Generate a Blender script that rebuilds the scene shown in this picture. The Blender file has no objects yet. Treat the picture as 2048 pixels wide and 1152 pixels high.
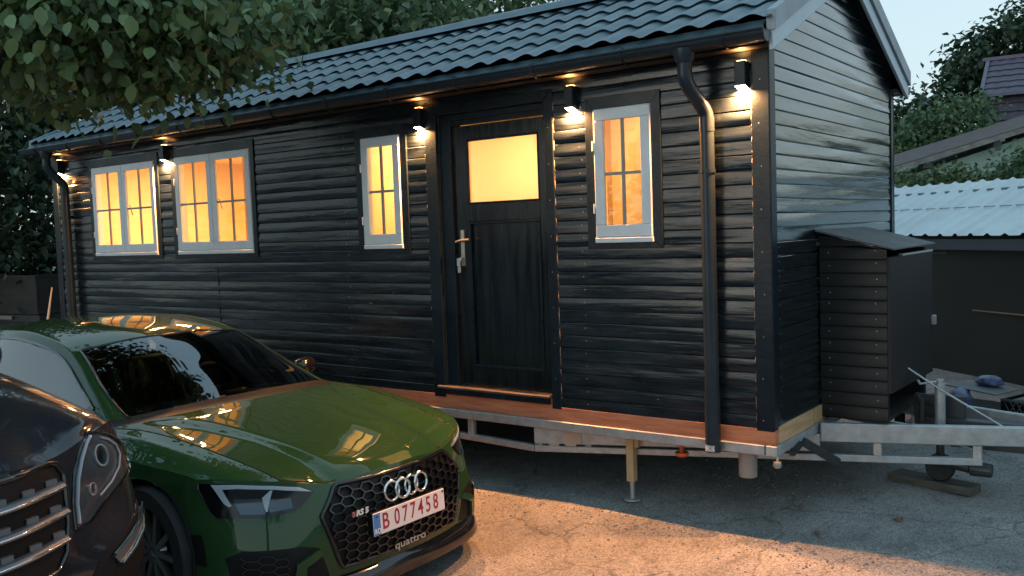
import bpy, bmesh, math, random
from mathutils import Vector, Matrix, noise
from mathutils.bvhtree import BVHTree
from math import sin, cos, pi, radians, sqrt, atan2, floor
random.seed(7)
C = bpy.context.scene.collection
scene = bpy.context.scene
G0 = 0.68            # height of the trailer deck top above the car park

# ------------------------------------------------------------------ camera
cam_d = bpy.data.cameras.new('camera'); cam = bpy.data.objects.new('camera', cam_d); C.objects.link(cam)
cam_d.sensor_width = 36; cam_d.lens = 32.14; cam_d.clip_start = .05; cam_d.clip_end = 600
yaw, pitch, roll = 0.64382, 0.063747, -0.034717
Rm = Matrix.Rotation(yaw, 4, 'Z') @ Matrix.Rotation(pi/2 - pitch, 4, 'X') @ Matrix.Rotation(roll, 4, 'Z')
cam.matrix_world = Matrix.Translation((1.857, -4.853, 1.171 + G0)) @ Rm
scene.camera = cam

# ------------------------------------------------------------------ sky, weak dusk sun, exposure
world = bpy.data.worlds.new('World'); scene.world = world; world.use_nodes = True
wn = world.node_tree; wn.nodes.clear()
wo = wn.nodes.new('ShaderNodeOutputWorld'); wb = wn.nodes.new('ShaderNodeBackground')
sky = wn.nodes.new('ShaderNodeTexSky'); sky.sky_type = 'NISHITA'; sky.sun_disc = False
SUN_EL, SUN_ROT = radians(4.0), radians(200)
sky.sun_elevation = SUN_EL; sky.sun_rotation = SUN_ROT; sky.altitude = 100
sky.air_density = 1.0; sky.dust_density = .6; sky.ozone_density = 3.0
hs = wn.nodes.new('ShaderNodeHueSaturation'); hs.inputs['Saturation'].default_value = .5
wn.links.new(sky.outputs[0], hs.inputs['Color'])
tint = wn.nodes.new('ShaderNodeMix'); tint.data_type = 'RGBA'; tint.blend_type = 'MULTIPLY'; tint.inputs[0].default_value = 1
tint.inputs[7].default_value = (.86, 1.0, 1.0, 1)
wn.links.new(hs.outputs[0], tint.inputs[6])
flat = wn.nodes.new('ShaderNodeMix'); flat.data_type = 'RGBA'; flat.inputs[0].default_value = .8; 
wtc = wn.nodes.new('ShaderNodeTexCoord'); wsep = wn.nodes.new('ShaderNodeSeparateXYZ'); wn.links.new(wtc.outputs['Generated'], wsep.inputs[0])
wr = wn.nodes.new('ShaderNodeValToRGB'); wn.links.new(wsep.outputs[2], wr.inputs[0]); wr.color_ramp.elements[0].position = .0; wr.color_ramp.elements[1].position = .75
wr.color_ramp.elements[0].color = (1.06, 1.19, 1.18, 1); wr.color_ramp.elements[1].color = (.78, 1.27, 1.6, 1)
wn.links.new(wr.outputs[0], flat.inputs[7])
wn.links.new(tint.outputs[2], flat.inputs[6])
wn.links.new(flat.outputs[2], wb.inputs['Color']); wb.inputs['Strength'].default_value = .15
wn.links.new(wb.outputs[0], wo.inputs[0])
sd = bpy.data.lights.new('sun', 'SUN'); sd.energy = .06; sd.angle = radians(25); sd.color = (1, .86, .74)
sun = bpy.data.objects.new('sun', sd); C.objects.link(sun)
sun.rotation_euler = (pi/2 - SUN_EL, 0, pi - SUN_ROT)
vs = scene.view_settings; vs.view_transform = 'Standard'; vs.look = 'None'; vs.gamma = 1; vs.exposure = 2.05
scene.display_settings.display_device = 'sRGB'
scene.cycles.use_denoising = True
scene.cycles.max_bounces = 10; scene.cycles.transparent_max_bounces = 12
scene.cycles.sample_clamp_indirect = 6
scene.cycles.caustics_reflective = False; scene.cycles.caustics_refractive = False

# ------------------------------------------------------------------ helpers
def thing(name, label, cat, loc=(0, 0, 0), rz=0, group=None):
    o = bpy.data.objects.new(name, None); C.objects.link(o)
    o.location = loc; o.rotation_euler = (0, 0, rz); o.empty_display_size = .2
    o['label'] = label; o['category'] = cat
    if group: o['group'] = group
    return o
def tag(o, label, cat, group=None, kind=None):
    o['label'] = label; o['category'] = cat
    if group: o['group'] = group
    if kind: o['kind'] = kind
    return o

class MB:
    def __init__(s): s.v = []; s.f = []; s.m = []; s.cm = 0
    def add(s, vs, fs):
        n = len(s.v); s.v += [tuple(p) for p in vs]
        s.f += [tuple(i + n for i in f) for f in fs]; s.m += [s.cm] * len(fs); return s
    def box(s, x0, x1, y0, y1, z0, z1, M=None):
        vs = [(x, y, z) for z in (z0, z1) for y in (y0, y1) for x in (x0, x1)]
        if M: vs = [M @ Vector(p) for p in vs]
        return s.add(vs, [(0, 2, 3, 1), (4, 5, 7, 6), (0, 1, 5, 4), (2, 6, 7, 3), (0, 4, 6, 2), (1, 3, 7, 5)])
    def bar(s, a, b, w, h, up=(0, 0, 1)):
        a, b = Vector(a), Vector(b); d = (b - a).normalized(); up = Vector(up)
        sx = d.cross(up).normalized(); uz = sx.cross(d).normalized()
        vs = []
        for p in (a, b):
            for i, j in ((-1, -1), (1, -1), (1, 1), (-1, 1)): vs.append(p + sx * i * w / 2 + uz * j * h / 2)
        return s.add(vs, [(3, 2, 1, 0), (4, 5, 6, 7), (0, 1, 5, 4), (1, 2, 6, 5), (2, 3, 7, 6), (3, 0, 4, 7)])
    def prism(s, poly, o, u, w, n, t):          # 2-d polygon (u,w axes at o) extruded along n by t
        o, u, w, n = Vector(o), Vector(u), Vector(w), Vector(n)
        k = len(poly); a = [o + u * p[0] + w * p[1] for p in poly]; b = [p + n * t for p in a]
        return s.add(a + b, [tuple(range(k))[::-1], tuple(range(k, 2 * k))] + [(i, (i + 1) % k, k + (i + 1) % k, k + i) for i in range(k)])
    def tube(s, pts, r, n=10, caps=True, sq=None):
        pts = [Vector(p) for p in pts]; rs = r if isinstance(r, (list, tuple)) else [r] * len(pts)
        rings = []; prev = None
        for i, p in enumerate(pts):
            d = (pts[min(i + 1, len(pts) - 1)] - pts[max(i - 1, 0)]).normalized()
            if prev is None:
                a = Vector((0, 0, 1)) if abs(d.z) < .9 else Vector((1, 0, 0)); e = d.cross(a).normalized()
            else: e = (prev - d * prev.dot(d)).normalized()
            prev = e; g = d.cross(e)
            rings.append([p + (e * cos(2 * pi * k / n) + g * sin(2 * pi * k / n)) * rs[i] for k in range(n)])
        vs = [q for R in rings for q in R]; fs = []
        for i in range(len(pts) - 1):
            for k in range(n): fs.append((i * n + k, i * n + (k + 1) % n, (i + 1) * n + (k + 1) % n, (i + 1) * n + k))
        if caps: fs += [tuple(range(n))[::-1], tuple(range((len(pts) - 1) * n, len(pts) * n))]
        return s.add(vs, fs)
    def grid(s, P, flip=False):                  # P[i][j] points
        ni, nj = len(P), len(P[0]); vs = [p for r in P for p in r]; fs = []
        for i in range(ni - 1):
            for j in range(nj - 1):
                q = (i * nj + j, i * nj + j + 1, (i + 1) * nj + j + 1, (i + 1) * nj + j)
                fs.append(q[::-1] if flip else q)
        return s.add(vs, fs)
    def lathe(s, prof, c=(0, 0, 0), ax='z', n=24, M=None):      # prof: (r, h)
        vs = []
        for r, h in prof:
            for k in range(n):
                a = 2 * pi * k / n
                p = (r * cos(a), r * sin(a), h) if ax == 'z' else ((r * cos(a), h, r * sin(a)) if ax == 'y' else (h, r * cos(a), r * sin(a)))
                p = Vector(p) + Vector(c); vs.append(M @ p if M else p)
        fs = [(i * n + k, i * n + (k + 1) % n, (i + 1) * n + (k + 1) % n, (i + 1) * n + k) for i in range(len(prof) - 1) for k in range(n)]
        return s.add(vs, fs)
    def build(s, name, mats, parent=None, smooth=False, bevel=0, seg=1, weld=False, subsurf=0, recalc=True):
        me = bpy.data.meshes.new(name); me.from_pydata(s.v, [], s.f)
        mats = mats if isinstance(mats, (list, tuple)) else [mats]
        for m in mats: me.materials.append(m)
        if len(mats) > 1: me.polygons.foreach_set('material_index', s.m)
        if weld or recalc:
            bm = bmesh.new(); bm.from_mesh(me)
            if weld: bmesh.ops.remove_doubles(bm, verts=bm.verts, dist=1e-5)
            if recalc: bmesh.ops.recalc_face_normals(bm, faces=bm.faces)
            bm.to_mesh(me); bm.free()
        if smooth: me.polygons.foreach_set('use_smooth', [True] * len(me.polygons))
        if smooth and smooth is not True: me.set_sharp_from_angle(angle=radians(smooth))
        me.update()
        o = bpy.data.objects.new(name, me); C.objects.link(o)
        if parent: o.parent = parent
        if bevel:
            b = o.modifiers.new('edge', 'BEVEL'); b.width = bevel; b.segments = seg; b.limit_method = 'ANGLE'; b.angle_limit = radians(40)
        if subsurf:
            b = o.modifiers.new('sub', 'SUBSURF'); b.levels = subsurf; b.render_levels = subsurf
        return o

def gz(x, y):
    pts = [(-60, -.72), (-2, -.68), (-.8, -.68), (.2, -.59), (1.3, -.525), (3, -.48), (8, -.35), (30, .6), (90, 1.5)]
    z = pts[-1][1]
    for (a, za), (b, zb) in zip(pts[:-1], pts[1:]):
        if y < b: t = max(0, (y - a) / (b - a)); z = za + (zb - za) * t; break
    return z + G0
def lerp(a, b, t): return a + (b - a) * t

# ------------------------------------------------------------------ materials
def mat(name, col, rough=.5, metal=0, var=0, vscale=4, vstretch=(1, 1, 1), col2=None, rvar=0, rscale=3, bump=0, bscale=30, bstretch=(1, 1, 1),
        coat=0, crough=.03, spec=.5, detail=4, bump2=0, b2scale=2, b2stretch=(1, 1, 1), emit=None, estr=0, trans=0, alpha=1, sheen=0):
    m = bpy.data.materials.new(name); m.use_nodes = True; nt = m.node_tree; p = nt.nodes['Principled BSDF']
    p.inputs['Base Color'].default_value = (*col, 1); p.inputs['Roughness'].default_value = rough; p.inputs['Metallic'].default_value = metal
    p.inputs['Coat Weight'].default_value = coat; p.inputs['Coat Roughness'].default_value = crough
    p.inputs['Specular IOR Level'].default_value = spec
    if emit: p.inputs['Emission Color'].default_value = (*emit, 1); p.inputs['Emission Strength'].default_value = estr
    if trans: p.inputs['Transmission Weight'].default_value = trans
    tc = None
    def coord(st):
        nonlocal tc
        if tc is None: tc = nt.nodes.new('ShaderNodeTexCoord')
        mp = nt.nodes.new('ShaderNodeMapping'); mp.inputs['Scale'].default_value = st
        nt.links.new(tc.outputs['Object'], mp.inputs['Vector']); return mp.outputs[0]
    def nz(scale, st, det=detail):
        n = nt.nodes.new('ShaderNodeTexNoise'); n.inputs['Scale'].default_value = scale; n.inputs['Detail'].default_value = det
        n.inputs['Roughness'].default_value = .6
        nt.links.new(coord(st), n.inputs['Vector']); return n.outputs['Fac']
    if var or col2:
        f = nz(vscale, vstretch); r = nt.nodes.new('ShaderNodeValToRGB'); nt.links.new(f, r.inputs[0])
        c2 = col2 if col2 else tuple(c * (1 - var) for c in col)
        r.color_ramp.elements[0].position = .32; r.color_ramp.elements[1].position = .68
        r.color_ramp.elements[0].color = (*c2, 1); r.color_ramp.elements[1].color = (*(col if col2 else tuple(min(1, c * (1 + var)) for c in col)), 1)
        nt.links.new(r.outputs[0], p.inputs['Base Color'])
    if rvar:
        f = nz(rscale, vstretch); r = nt.nodes.new('ShaderNodeMapRange'); nt.links.new(f, r.inputs[0])
        r.inputs[1].default_value = .3; r.inputs[2].default_value = .7
        r.inputs[3].default_value = max(.02, rough - rvar); r.inputs[4].default_value = min(1, rough + rvar)
        nt.links.new(r.outputs[0], p.inputs['Roughness'])
    last = None
    for st_, sc_, str_ in ((b2stretch, b2scale, bump2), (bstretch, bscale, bump)):
        if str_:
            f = nz(sc_, st_); b = nt.nodes.new('ShaderNodeBump'); b.inputs['Strength'].default_value = 1; b.inputs['Distance'].default_value = str_
            nt.links.new(f, b.inputs['Height'])
            if last: nt.links.new(last, b.inputs['Normal'])
            last = b.outputs[0]
    if last:
        nt.links.new(last, p.inputs['Normal'])
        if coat: nt.links.new(last, p.inputs['Coat Normal'])
    return m

def glass(name, tint=(.9, .9, .9), ior=1.45, rough=.0, gl=(1, 1, 1)):
    m = bpy.data.materials.new(name); m.use_nodes = True; nt = m.node_tree; nt.nodes.clear()
    o = nt.nodes.new('ShaderNodeOutputMaterial'); mx = nt.nodes.new('ShaderNodeMixShader'); fr = nt.nodes.new('ShaderNodeFresnel'); fr.inputs[0].default_value = ior
    t = nt.nodes.new('ShaderNodeBsdfTransparent'); t.inputs[0].default_value = (*tint, 1)
    g = nt.nodes.new('ShaderNodeBsdfGlossy'); g.inputs['Roughness'].default_value = rough; g.inputs[0].default_value = (*gl, 1)
    nt.links.new(fr.outputs[0], mx.inputs[0]); nt.links.new(t.outputs[0], mx.inputs[1]); nt.links.new(g.outputs[0], mx.inputs[2]); nt.links.new(mx.outputs[0], o.inputs[0])
    return m

M_black = mat('black_painted_wood', (.011, .017, .023), .2, var=.5, vscale=3, vstretch=(1, 3, 8), rvar=.13, rscale=1.6, bump=.0007, bscale=14, bstretch=(.5, 5, 12), bump2=.009, b2scale=1.3, b2stretch=(.6, .6, 5), detail=3, coat=.0, spec=.45)
M_boxblack = mat('black_box_wood', (.006, .007, .008), .4, var=.3, bump=.0006, bscale=14, bstretch=(.5, 5, 12), spec=.3)
M_gable = mat('black_painted_gable_wood', (.008, .013, .016), .17, var=.5, vscale=3, vstretch=(3, 1, 8), rvar=.09, rscale=1.3, bump=.0006, bscale=14, bstretch=(5, .5, 12), bump2=.006, b2scale=1.1, b2stretch=(.6, .8, 5), detail=3, coat=.6, crough=.06, spec=.75)
M_blackv = mat('black_painted_wood_upright', (.007, .011, .014), .2, var=.4, vscale=3, vstretch=(8, 8, .6), rvar=.08, bump=.0006, bscale=14, bstretch=(14, 14, .6), bump2=.003, b2scale=1.5, b2stretch=(2, 2, .7), spec=.35)
M_trim = mat('black_trim_paint', (.0075, .014, .021), .3, var=.3, vscale=5, rvar=.08, bump=.0009, bscale=40, spec=.22)
M_roof = mat('anthracite_roof_metal', (.055, .10, .125), .42, metal=.0, var=.18, vscale=9, rvar=.08, bump=.0005, bscale=220, spec=.6)
M_gutter = mat('anthracite_gutter_metal', (.014, .024, .034), .33, var=.15, vscale=6, rvar=.06, spec=.35)
M_flash = mat('grey_verge_metal', (.22, .26, .3), .4, var=.15, vscale=7, rvar=.08)
M_white = mat('white_window_paint', (.60, .64, .67), .42, var=.06, vscale=9, rvar=.1, bump=.0006, bscale=60)
M_muntin = mat('grey_glazing_bar', (.25, .25, .24), .5)
M_wood = mat('reddish_floor_timber', (.58, .22, .11), .7, col2=(.40, .12, .055), vscale=4, vstretch=(1, 3, 9), bump=.001, bscale=20, bstretch=(1, 6, 12))
M_pine = mat('pale_pine', (.55, .36, .2), .6, col2=(.42, .26, .13), vscale=3, vstretch=(8, 8, .8), bump=.001, bscale=20)
M_galv = mat('galvanised_steel', (.42, .44, .45), .46, metal=.55, var=.16, vscale=16, rvar=.12, rscale=10, bump=.0005, bscale=70)
M_darksteel = mat('dark_steel', (.05, .055, .06), .5, metal=.5, var=.3)
M_rubber = mat('rubber', (.02, .02, .021), .75, var=.3, vscale=20)
M_chrome = mat('chrome', (.75, .78, .8), .12, metal=1)
M_brass = mat('worn_brass', (.55, .5, .42), .3, metal=.9, var=.2)
M_plasticw = mat('pale_grey_plastic', (.27, .26, .26), .5)
M_amber = mat('amber_reflector', (.6, .12, .03), .3)
M_inwall = mat('varnished_pine_lining', (.80, .60, .33), .6, col2=(.76, .54, .28), vscale=2.5, vstretch=(1, 1, 7), bump=.002, bscale=3)
M_indark = mat('brown_furniture', (.36, .2, .1), .5, var=.2)
M_pane = glass('window_glass', (.96, .95, .93), 1.36)
# ================================================================== tiny house (local z = 0 at the deck top)
house = thing('tiny_house', 'long black timber tiny house with lit windows and tiled grey roof standing on a trailer', 'tiny house', (0, 0, G0))
L, W, PIT = 7.78, 2.54, .081
ZTOP = 2.12
SL = .455                                   # roof slope
def rz_(y): return 2.265 + SL * min(y, W - y)      # roof deck upper surface before the tiles
def wob(a, b, c, s=1.0): return noise.noise(Vector((a * s, b * s, c)))
def siding(name, P, length, z0, ztop, holes, seed, flip=False, gable=None, step=.12, th=.011, bul_=.0022, m=None, wb=.0045, tl=1.0):
    """P(u, d, z): u along the wall, d depth behind the trim face"""
    mb = MB(); rnd = random.Random(seed); k = 0; z = z0
    while z < ztop - .002:
        zb = z; zt = min(z + PIT, ztop)
        segs = [(0.0, length)]
        subs = [zb, zt]
        for h in holes:
            for q in (h[2], h[3]):
                if zb < q < zt: subs.append(q)
        subs = sorted(set(subs))
        thick = th * rnd.uniform(.75, 1.35); tilt = rnd.uniform(-.0012, .0026) * tl
        for a, b in zip(subs[:-1], subs[1:]):
            if b - a < .001: continue
            zm = (a + b) / 2; segs = [(0.0, length)]
            if gable:
                lo, hi = gable(zb + .002); segs = [(lo, hi)]
            for h in holes:
                if h[2] <= zm <= h[3]:
                    out = []
                    for s0, s1 in segs:
                        if h[0] > s0: out.append((s0, min(s1, h[0])))
                        if h[1] < s1: out.append((max(s0, h[1]), s1))
                    segs = [q for q in out if q[1] - q[0] > .01]
            rows = [a] + [zb + q * PIT for q in (.06, .35, .65, .93) if a + .0005 < zb + q * PIT < b - .0005] + [b]; n = len(rows) - 1
            for s0, s1 in segs:
                if s1 - s0 < .01: continue
                nu = max(1, int((s1 - s0) / step)); grid = []
                for i in range(-1, n + 1):
                    row = []
                    for j in range(nu + 1):
                        u = s0 + (s1 - s0) * j / nu
                        if i < 0: d = .024; zz = rows[0] + .0005
                        else:
                            zz = rows[i]; t = (zz - zb) / PIT
                            d = .012 - th * .35 + tilt * (t - .5) * 2 + wb * wob(u * 1.1, k * 7.3, seed + t * 2.0)
                            if t < .06: d += .007 * (1 - t / .06)
                            elif t > .93: d += .005 * (t - .93) / .07
                            else: d -= bul_ * sin(pi * (t - .06) / .87)
                        row.append(P(u, d, zz))
                    grid.append(row)
                mb.grid(grid, flip)
        z = zt; k += 1
    o = mb.build(name, m or M_black, house, smooth=22, weld=False, recalc=False)
    return o

WIN = [(-6.97, -5.88, 1.062, 1.924), (-5.55, -4.47, 1.062, 1.924), (-3.15, -2.755, 1.074, 1.885), (-1.115, -.722, 1.082, 1.886)]
holes = [(a + .02 + L, b - .02 + L, c + .02, d - .02) for a, b, c, d in WIN] + [(-2.43 + L, -1.47 + L, -.2, 1.985)]
siding('front_cladding', lambda u, d, z: (u - L, d, z), L, 0.0, ZTOP, holes, 3)
siding('gable_cladding', lambda u, d, z: (-d, u, z), W, 0.0, 2.86, [], 11, gable=lambda z: (0, W) if z < 2.1 else (max(0, (z - 2.2) / SL), min(W, W - (z - 2.2) / SL)), step=.1, th=.007, bul_=.0008, m=M_gable, wb=.006, tl=1.3)
# other walls (rear, far end) and inner lining
mb = MB(); mb.box(-L, 0, W - .02, W, 0, ZTOP); mb.build('rear_wall', M_black, house)
mb = MB(); mb.prism([(0.03, 0), (W - .03, 0), (W - .03, ZTOP), (W / 2, 2.75), (.03, ZTOP)], (-L, 0, 0), (0, 1, 0), (0, 0, 1), (1, 0, 0), .02); mb.build('end_wall', M_black, house)
mb = MB()
def wall_with_holes(mb, y0, y1, hs, z1):
    xs = sorted({-L + .03, -.03} | {h[0] for h in hs} | {h[1] for h in hs})
    for a, b in zip(xs[:-1], xs[1:]):
        xm = (a + b) / 2; cz = [(0, z1)]
        for h in hs:
            if h[0] < xm < h[1]:
                cz = [(0, h[2]), (h[3], z1)] if h[2] > 0 else [(h[3], z1)]
        for c, d in cz: mb.box(a, b, y0, y1, c, d)
hs = [(a, b, c, d) for a, b, c, d in WIN] + [(-2.38, -1.47, -.1, 1.98)]
wall_with_holes(mb, .045, .10, hs, 2.1)
mb.box(-L + .03, -.03, W - .08, W - .03, 0, 2.1)                       # rear lining
mb.prism([(.1, 0), (W - .08, 0), (W - .08, 2.1), (W / 2, 2.7), (.1, 2.1)], (-.08, 0, 0), (0, 1, 0), (0, 0, 1), (1, 0, 0), .04)
mb.prism([(.1, 0), (W - .08, 0), (W - .08, 2.1), (W / 2, 2.7), (.1, 2.1)], (-L + .04, 0, 0), (0, 1, 0), (0, 0, 1), (1, 0, 0), .04)
mb.box(-L + .08, -.08, .1, W - .08, .0, .03)
mb.box(-L + .08, -.08, .1, W - .08, 2.1, 2.13)
mb.box(-3.42, -3.38, .1, 1.5, .03, 2.1); mb.box(-1.33, -1.29, .5, W - .1, .03, 2.1)
mb.build('interior_lining', M_inwall, house)
for nm, bb in (('post', (-6.55, -6.47, .5, .58, .03, 2.1)), ('post', (-5.95, -5.85, 1.3, 1.4, .03, 2.1)), ('worktop_box', (-6.3, -5.7, .25, .6, 1.0, 1.16)), ('post', (-5.30, -5.20, .55, .65, .03, 2.1)),
               ('cupboard', (-3.05, -2.98, .5, .57, .03, 1.4)), ('cupboard', (-1.15, -.95, 1.0, 1.2, .03, 1.9)), ('post', (-.80, -.74, .6, .66, .03, 2.1)), ('wall_cupboard', (-6.9, -6.2, 2.2, 2.4, 1.5, 1.9))):
    mb = MB(); mb.box(*bb); mb.build(nm, M_indark, house)
mb = MB(); mb.prism([(0, 0), (.55, .4), (.55, -.42), (.3, -.45)], (-5.45, .9, 1.45), (1, 0, 0), (0, 0, 1), (0, 1, 0), .03)
mb.build('interior_panel', mat('cream_panel', (.8, .66, .42), .6), house)

# corner boards
mb = MB(); mb.box(-.105, -.004, .0, .045, .0, ZTOP); mb.build('corner_board', M_trim, house, bevel=.003); mb = MB(); mb.box(-L + .004, -L + .11, .0, .045, 0, ZTOP); mb.build('corner_board', M_trim, house, bevel=.003)
mb = MB(); mb.box(-.045, .0, .002, .085, .004, 2.14); mb.build('corner_board', M_trim, house, bevel=.003)
mb = MB(); mb.box(-.045, .0, W - .075, W, .0, 2.12); mb.build('corner_board', M_trim, house, bevel=.003)
mb = MB(); mb.box(-5.004, -4.998, .004, .02, .0, .92); mb.build('joint_batten', M_trim, house, bevel=.002)
# floor timber: ring beam under the cladding
mb = MB(); mb.prism([(-L, -.078), (0, -.078), (0, .012), (-1.42, .012), (-1.42, .066), (-2.50, .066), (-2.50, .02), (-L, .02)], (0, .004, 0), (1, 0, 0), (0, 0, 1), (0, 1, 0), .046); mb.build('floor_beam', M_wood, house, bevel=.002)
mb = MB(); mb.box(-.05, .004, .052, .64, -.078, .02); mb.box(-.05, .004, .66, W, -.078, .02); mb.build('floor_beam', mat('yellow_floor_timber', (.58, .38, .2), .7, col2=(.42, .25, .12), vscale=4, vstretch=(3, 1, 9)), house, bevel=.002)

# ---- roof
def tile_sheet(name, side):
    mb = MB(); per, stp = .183, .335
    x0, x1 = -L - .12, .07; nx = int((x1 - x0) / per * 8)
    ys0 = -.16; s_tot = (W / 2 - ys0)
    rows = []
    k = 0; y = ys0
    ycur = []
    while y < W / 2 - 1e-6:
        y2 = min(y + stp * .91, W / 2)
        for q in (0, .02, .3, .6, 1.0): ycur.append((y + (y2 - y) * q, q, k, 0))
        y = y2; k += 1
    for (yy, q, k, _) in ycur:
        row = []
        for i in range(nx + 1):
            x = x0 + (x1 - x0) * i / nx; ph = ((x - x0) / per) % 1.0
            w = .5 + .5 * cos(2 * pi * ph); w = w ** .8
            wave = .019 * w
            edge = (.017 * (1 - q) if q >= .02 else (.0 if q == 0 and k > 0 else .017))
            yo = -.03 * (1 - w) * (1 if q < .3 else 0)          # lower edge dips between the waves
            Y = yy + (yo if k > 0 or q < .3 else 0)
            if q == 0 and k > 0: Y += .035; edge = -.007
            z = 2.295 + SL * Y + wave + edge
            row.append((x, Y if side == 0 else W - Y, z))
        rows.append(row)
    mb.grid(rows, flip=(side == 0))
    # underside sheet and drip edge
    return mb.build(name, M_roof, house, smooth=50, recalc=False)
tile_sheet('roof', 0); tile_sheet('roof', 1)
mb = MB()
for s in (0, 1):
    f = (lambda y: y) if s == 0 else (lambda y: W - y)
    mb.add([(-L - .11, f(-.11), 2.135), (.05, f(-.11), 2.135), (.05, f(W / 2), 2.135 + SL * (W / 2 + .11)), (-L - .11, f(W / 2), 2.135 + SL * (W / 2 + .11)),
            (-L - .11, f(-.11), 2.205), (.05, f(-.11), 2.205), (.05, f(W / 2), 2.205 + SL * (W / 2 + .11)), (-L - .11, f(W / 2), 2.205 + SL * (W / 2 + .11))],
           [(0, 1, 2, 3), (7, 6, 5, 4), (0, 4, 5, 1), (1, 5, 6, 2), (3, 2, 6, 7), (0, 3, 7, 4)])
mb.build('roof_deck', M_trim, house)
# soffit
mb = MB(); mb.box(-L - .1, .03, -.11, .03, 2.105, 2.132); mb.box(-L - .1, .03, W - .03, W + .11, 2.105, 2.132); mb.build('soffit', mat('soffit_board', (.05, .04, .034), .5, var=.3), house)
for s in (0, 1):
    f = (lambda y: y) if s == 0 else (lambda y: W - y)
    mb = MB(); mb.box(-L - .12, .035, min(f(-.113), f(-.133)), max(f(-.113), f(-.133)), 2.10, 2.225); mb.build('fascia_board', M_trim, house)
    mb = MB(); a = [(f(-.134), 2.222), (f(-.198), 2.158), (f(-.200), 2.150), (f(-.136), 2.214)]; mb.prism(a, (-L - .12, 0, 0), (0, 1, 0), (0, 0, 1), (1, 0, 0), L + .155); mb.build('drip_flashing', M_roof, house)
# ridge cap
mb = MB(); prof = [(-.13, -.05), (-.09, -.02), (-.05, .02), (0, .04), (.05, .02), (.09, -.02), (.13, -.05)]
mb.grid([[(x, W / 2 + a, 2.915 + b) for a, b in prof] for x in (-L - .12, -4, .07)]); mb.build('ridge_cap', M_roof, house, smooth=50)
# verge: light barge board under a grey metal flashing
for s in (0, 1):
    f = (lambda y: y) if s == 0 else (lambda y: W - y)
    def strip(name, m, x0, x1, zo0, zo1, y0=-.135):
        mb = MB(); y1 = W / 2; vs = []
        for x in (x0, x1):
            vs += [(x, f(y0), 2.2 + SL * y0 + zo0), (x, f(y1), 2.2 + SL * y1 + zo0), (x, f(y1), 2.2 + SL * y1 + zo1), (x, f(y0), 2.2 + SL * y0 + zo1)]
        mb.add(vs, [(0, 1, 2, 3), (7, 6, 5, 4), (0, 4, 5, 1), (1, 5, 6, 2), (2, 6, 7, 3), (3, 7, 4, 0)])
        return mb.build(name, m, house, bevel=.003)
    strip('barge_board', mat('pale_barge_board', (.5, .56, .62), .45, var=.06), .052, .075, -.075, .025)
    strip('verge_flashing', M_flash, .04, .092, .027, .135, -.14)
    strip('verge_flashing', M_flash, -L - .14, -L - .10, -.03, .13, -.14)

# ---- gutter, brackets, downpipes
def gutter(ysgn, yc):
    mb = MB(); rows = []
    for x in (-L - .16, -5.2, -2.6, .065):
        rows.append([(x, yc + .052 * cos(a), 2.158 + .058 * sin(a)) for a in [pi + pi * k / 10 for k in range(11)]])
    mb.grid(rows); rows2 = [[(p[0], yc + (p[1] - yc) * .93, 2.158 + (p[2] - 2.158) * .93) for p in r] for r in rows]; mb.grid(rows2)
    for x in (-L - .16, .065):
        mb.add([(x, yc, 2.158)] + [(x, yc + .052 * cos(a), 2.158 + .058 * sin(a)) for a in [pi + pi * k / 10 for k in range(11)]], [(0, k + 1, k + 2) for k in range(10)])
    mb.tube([(-L - .16, yc + ysgn * .052, 2.16), (.065, yc + ysgn * .052, 2.16)], .009, 8)
    g = mb.build('gutter', M_gutter, house, smooth=40)
    for x in [-7.6 + .62 * k for k in range(13)]:
        b = MB(); b.tube([(x, yc + .057 * cos(a), 2.158 + .063 * sin(a)) for a in [pi + pi * k / 8 for k in range(9)]], .005, 4); b.box(x - .014, x + .014, yc + ysgn * .035 - .02, yc + ysgn * .035 + .02, 2.163, 2.176)
        b.build('bracket', M_gutter, g)
    return g
gutter(-1, -.19); gutter(1, W + .19)
e = MB(); e.add([(.0655, -.19 + .057 * cos(a), 2.16 + .063 * sin(a)) for a in [pi + pi * k / 10 for k in range(11)]] + [(.0655, -.14, 2.175), (.0655, -.24, 2.175)], [tuple(range(13))])
def downpipe(x):
    mb = MB(); yt = -.19; yb = -.055
    pts = [(x - .06, yt, 2.06), (x - .06, yt, 1.99)]
    for k in range(13):
        t = k / 12; s = t * t * (3 - 2 * t); pts.append((x - .06 + .06 * s, yt + (yb - yt) * s, 1.985 - .23 * t))
    pts += [(x, yb, 1.70), (x, yb, .16)]
    mb.tube(pts, .041, 18, caps=False)
    mb.tube([(x, yb, 1.76), (x, yb, 1.68)], .0435, 18, caps=False)
    mb.tube([(x, yb, .21), (x, yb, -.135)], .0445, 18, caps=False)
    mb.tube([(x, yb, .14), (x, yb, -.134)], .038, 18, caps=False)
    dp = mb.build('downpipe', M_gutter, house, smooth=50)
    mb = MB(); mb.tube([(x - .06, yt, 2.125), (x - .06, yt, 2.09), (x - .06, yt, 2.05)], [.062, .06, .047], 18, caps=False); mb.build('outlet', M_gutter, dp, smooth=50)
    mb = MB(); mb.tube([(x, yb, 1.47), (x, yb, 1.45)], .045, 18); mb.box(x - .06, x - .035, yb, .02, 1.45, 1.47); mb.build('clip', M_gutter, dp)
    return dp
dp1 = downpipe(-.345); downpipe(-7.42)
mb = MB(); rows = []
for z in (-.128, -.092): rows.append([(-.345 + .0455 * cos(a), -.055 + .0455 * sin(a), z) for a in [-pi / 2 - 1.0 + 1.6 * k / 8 for k in range(9)]])
mb.grid(rows); mb.build('label_sticker', mat('paper_label', (.7, .7, .7), .6, col2=(.12, .12, .12), vscale=60, vstretch=(1, 1, 2)), dp1)

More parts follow.
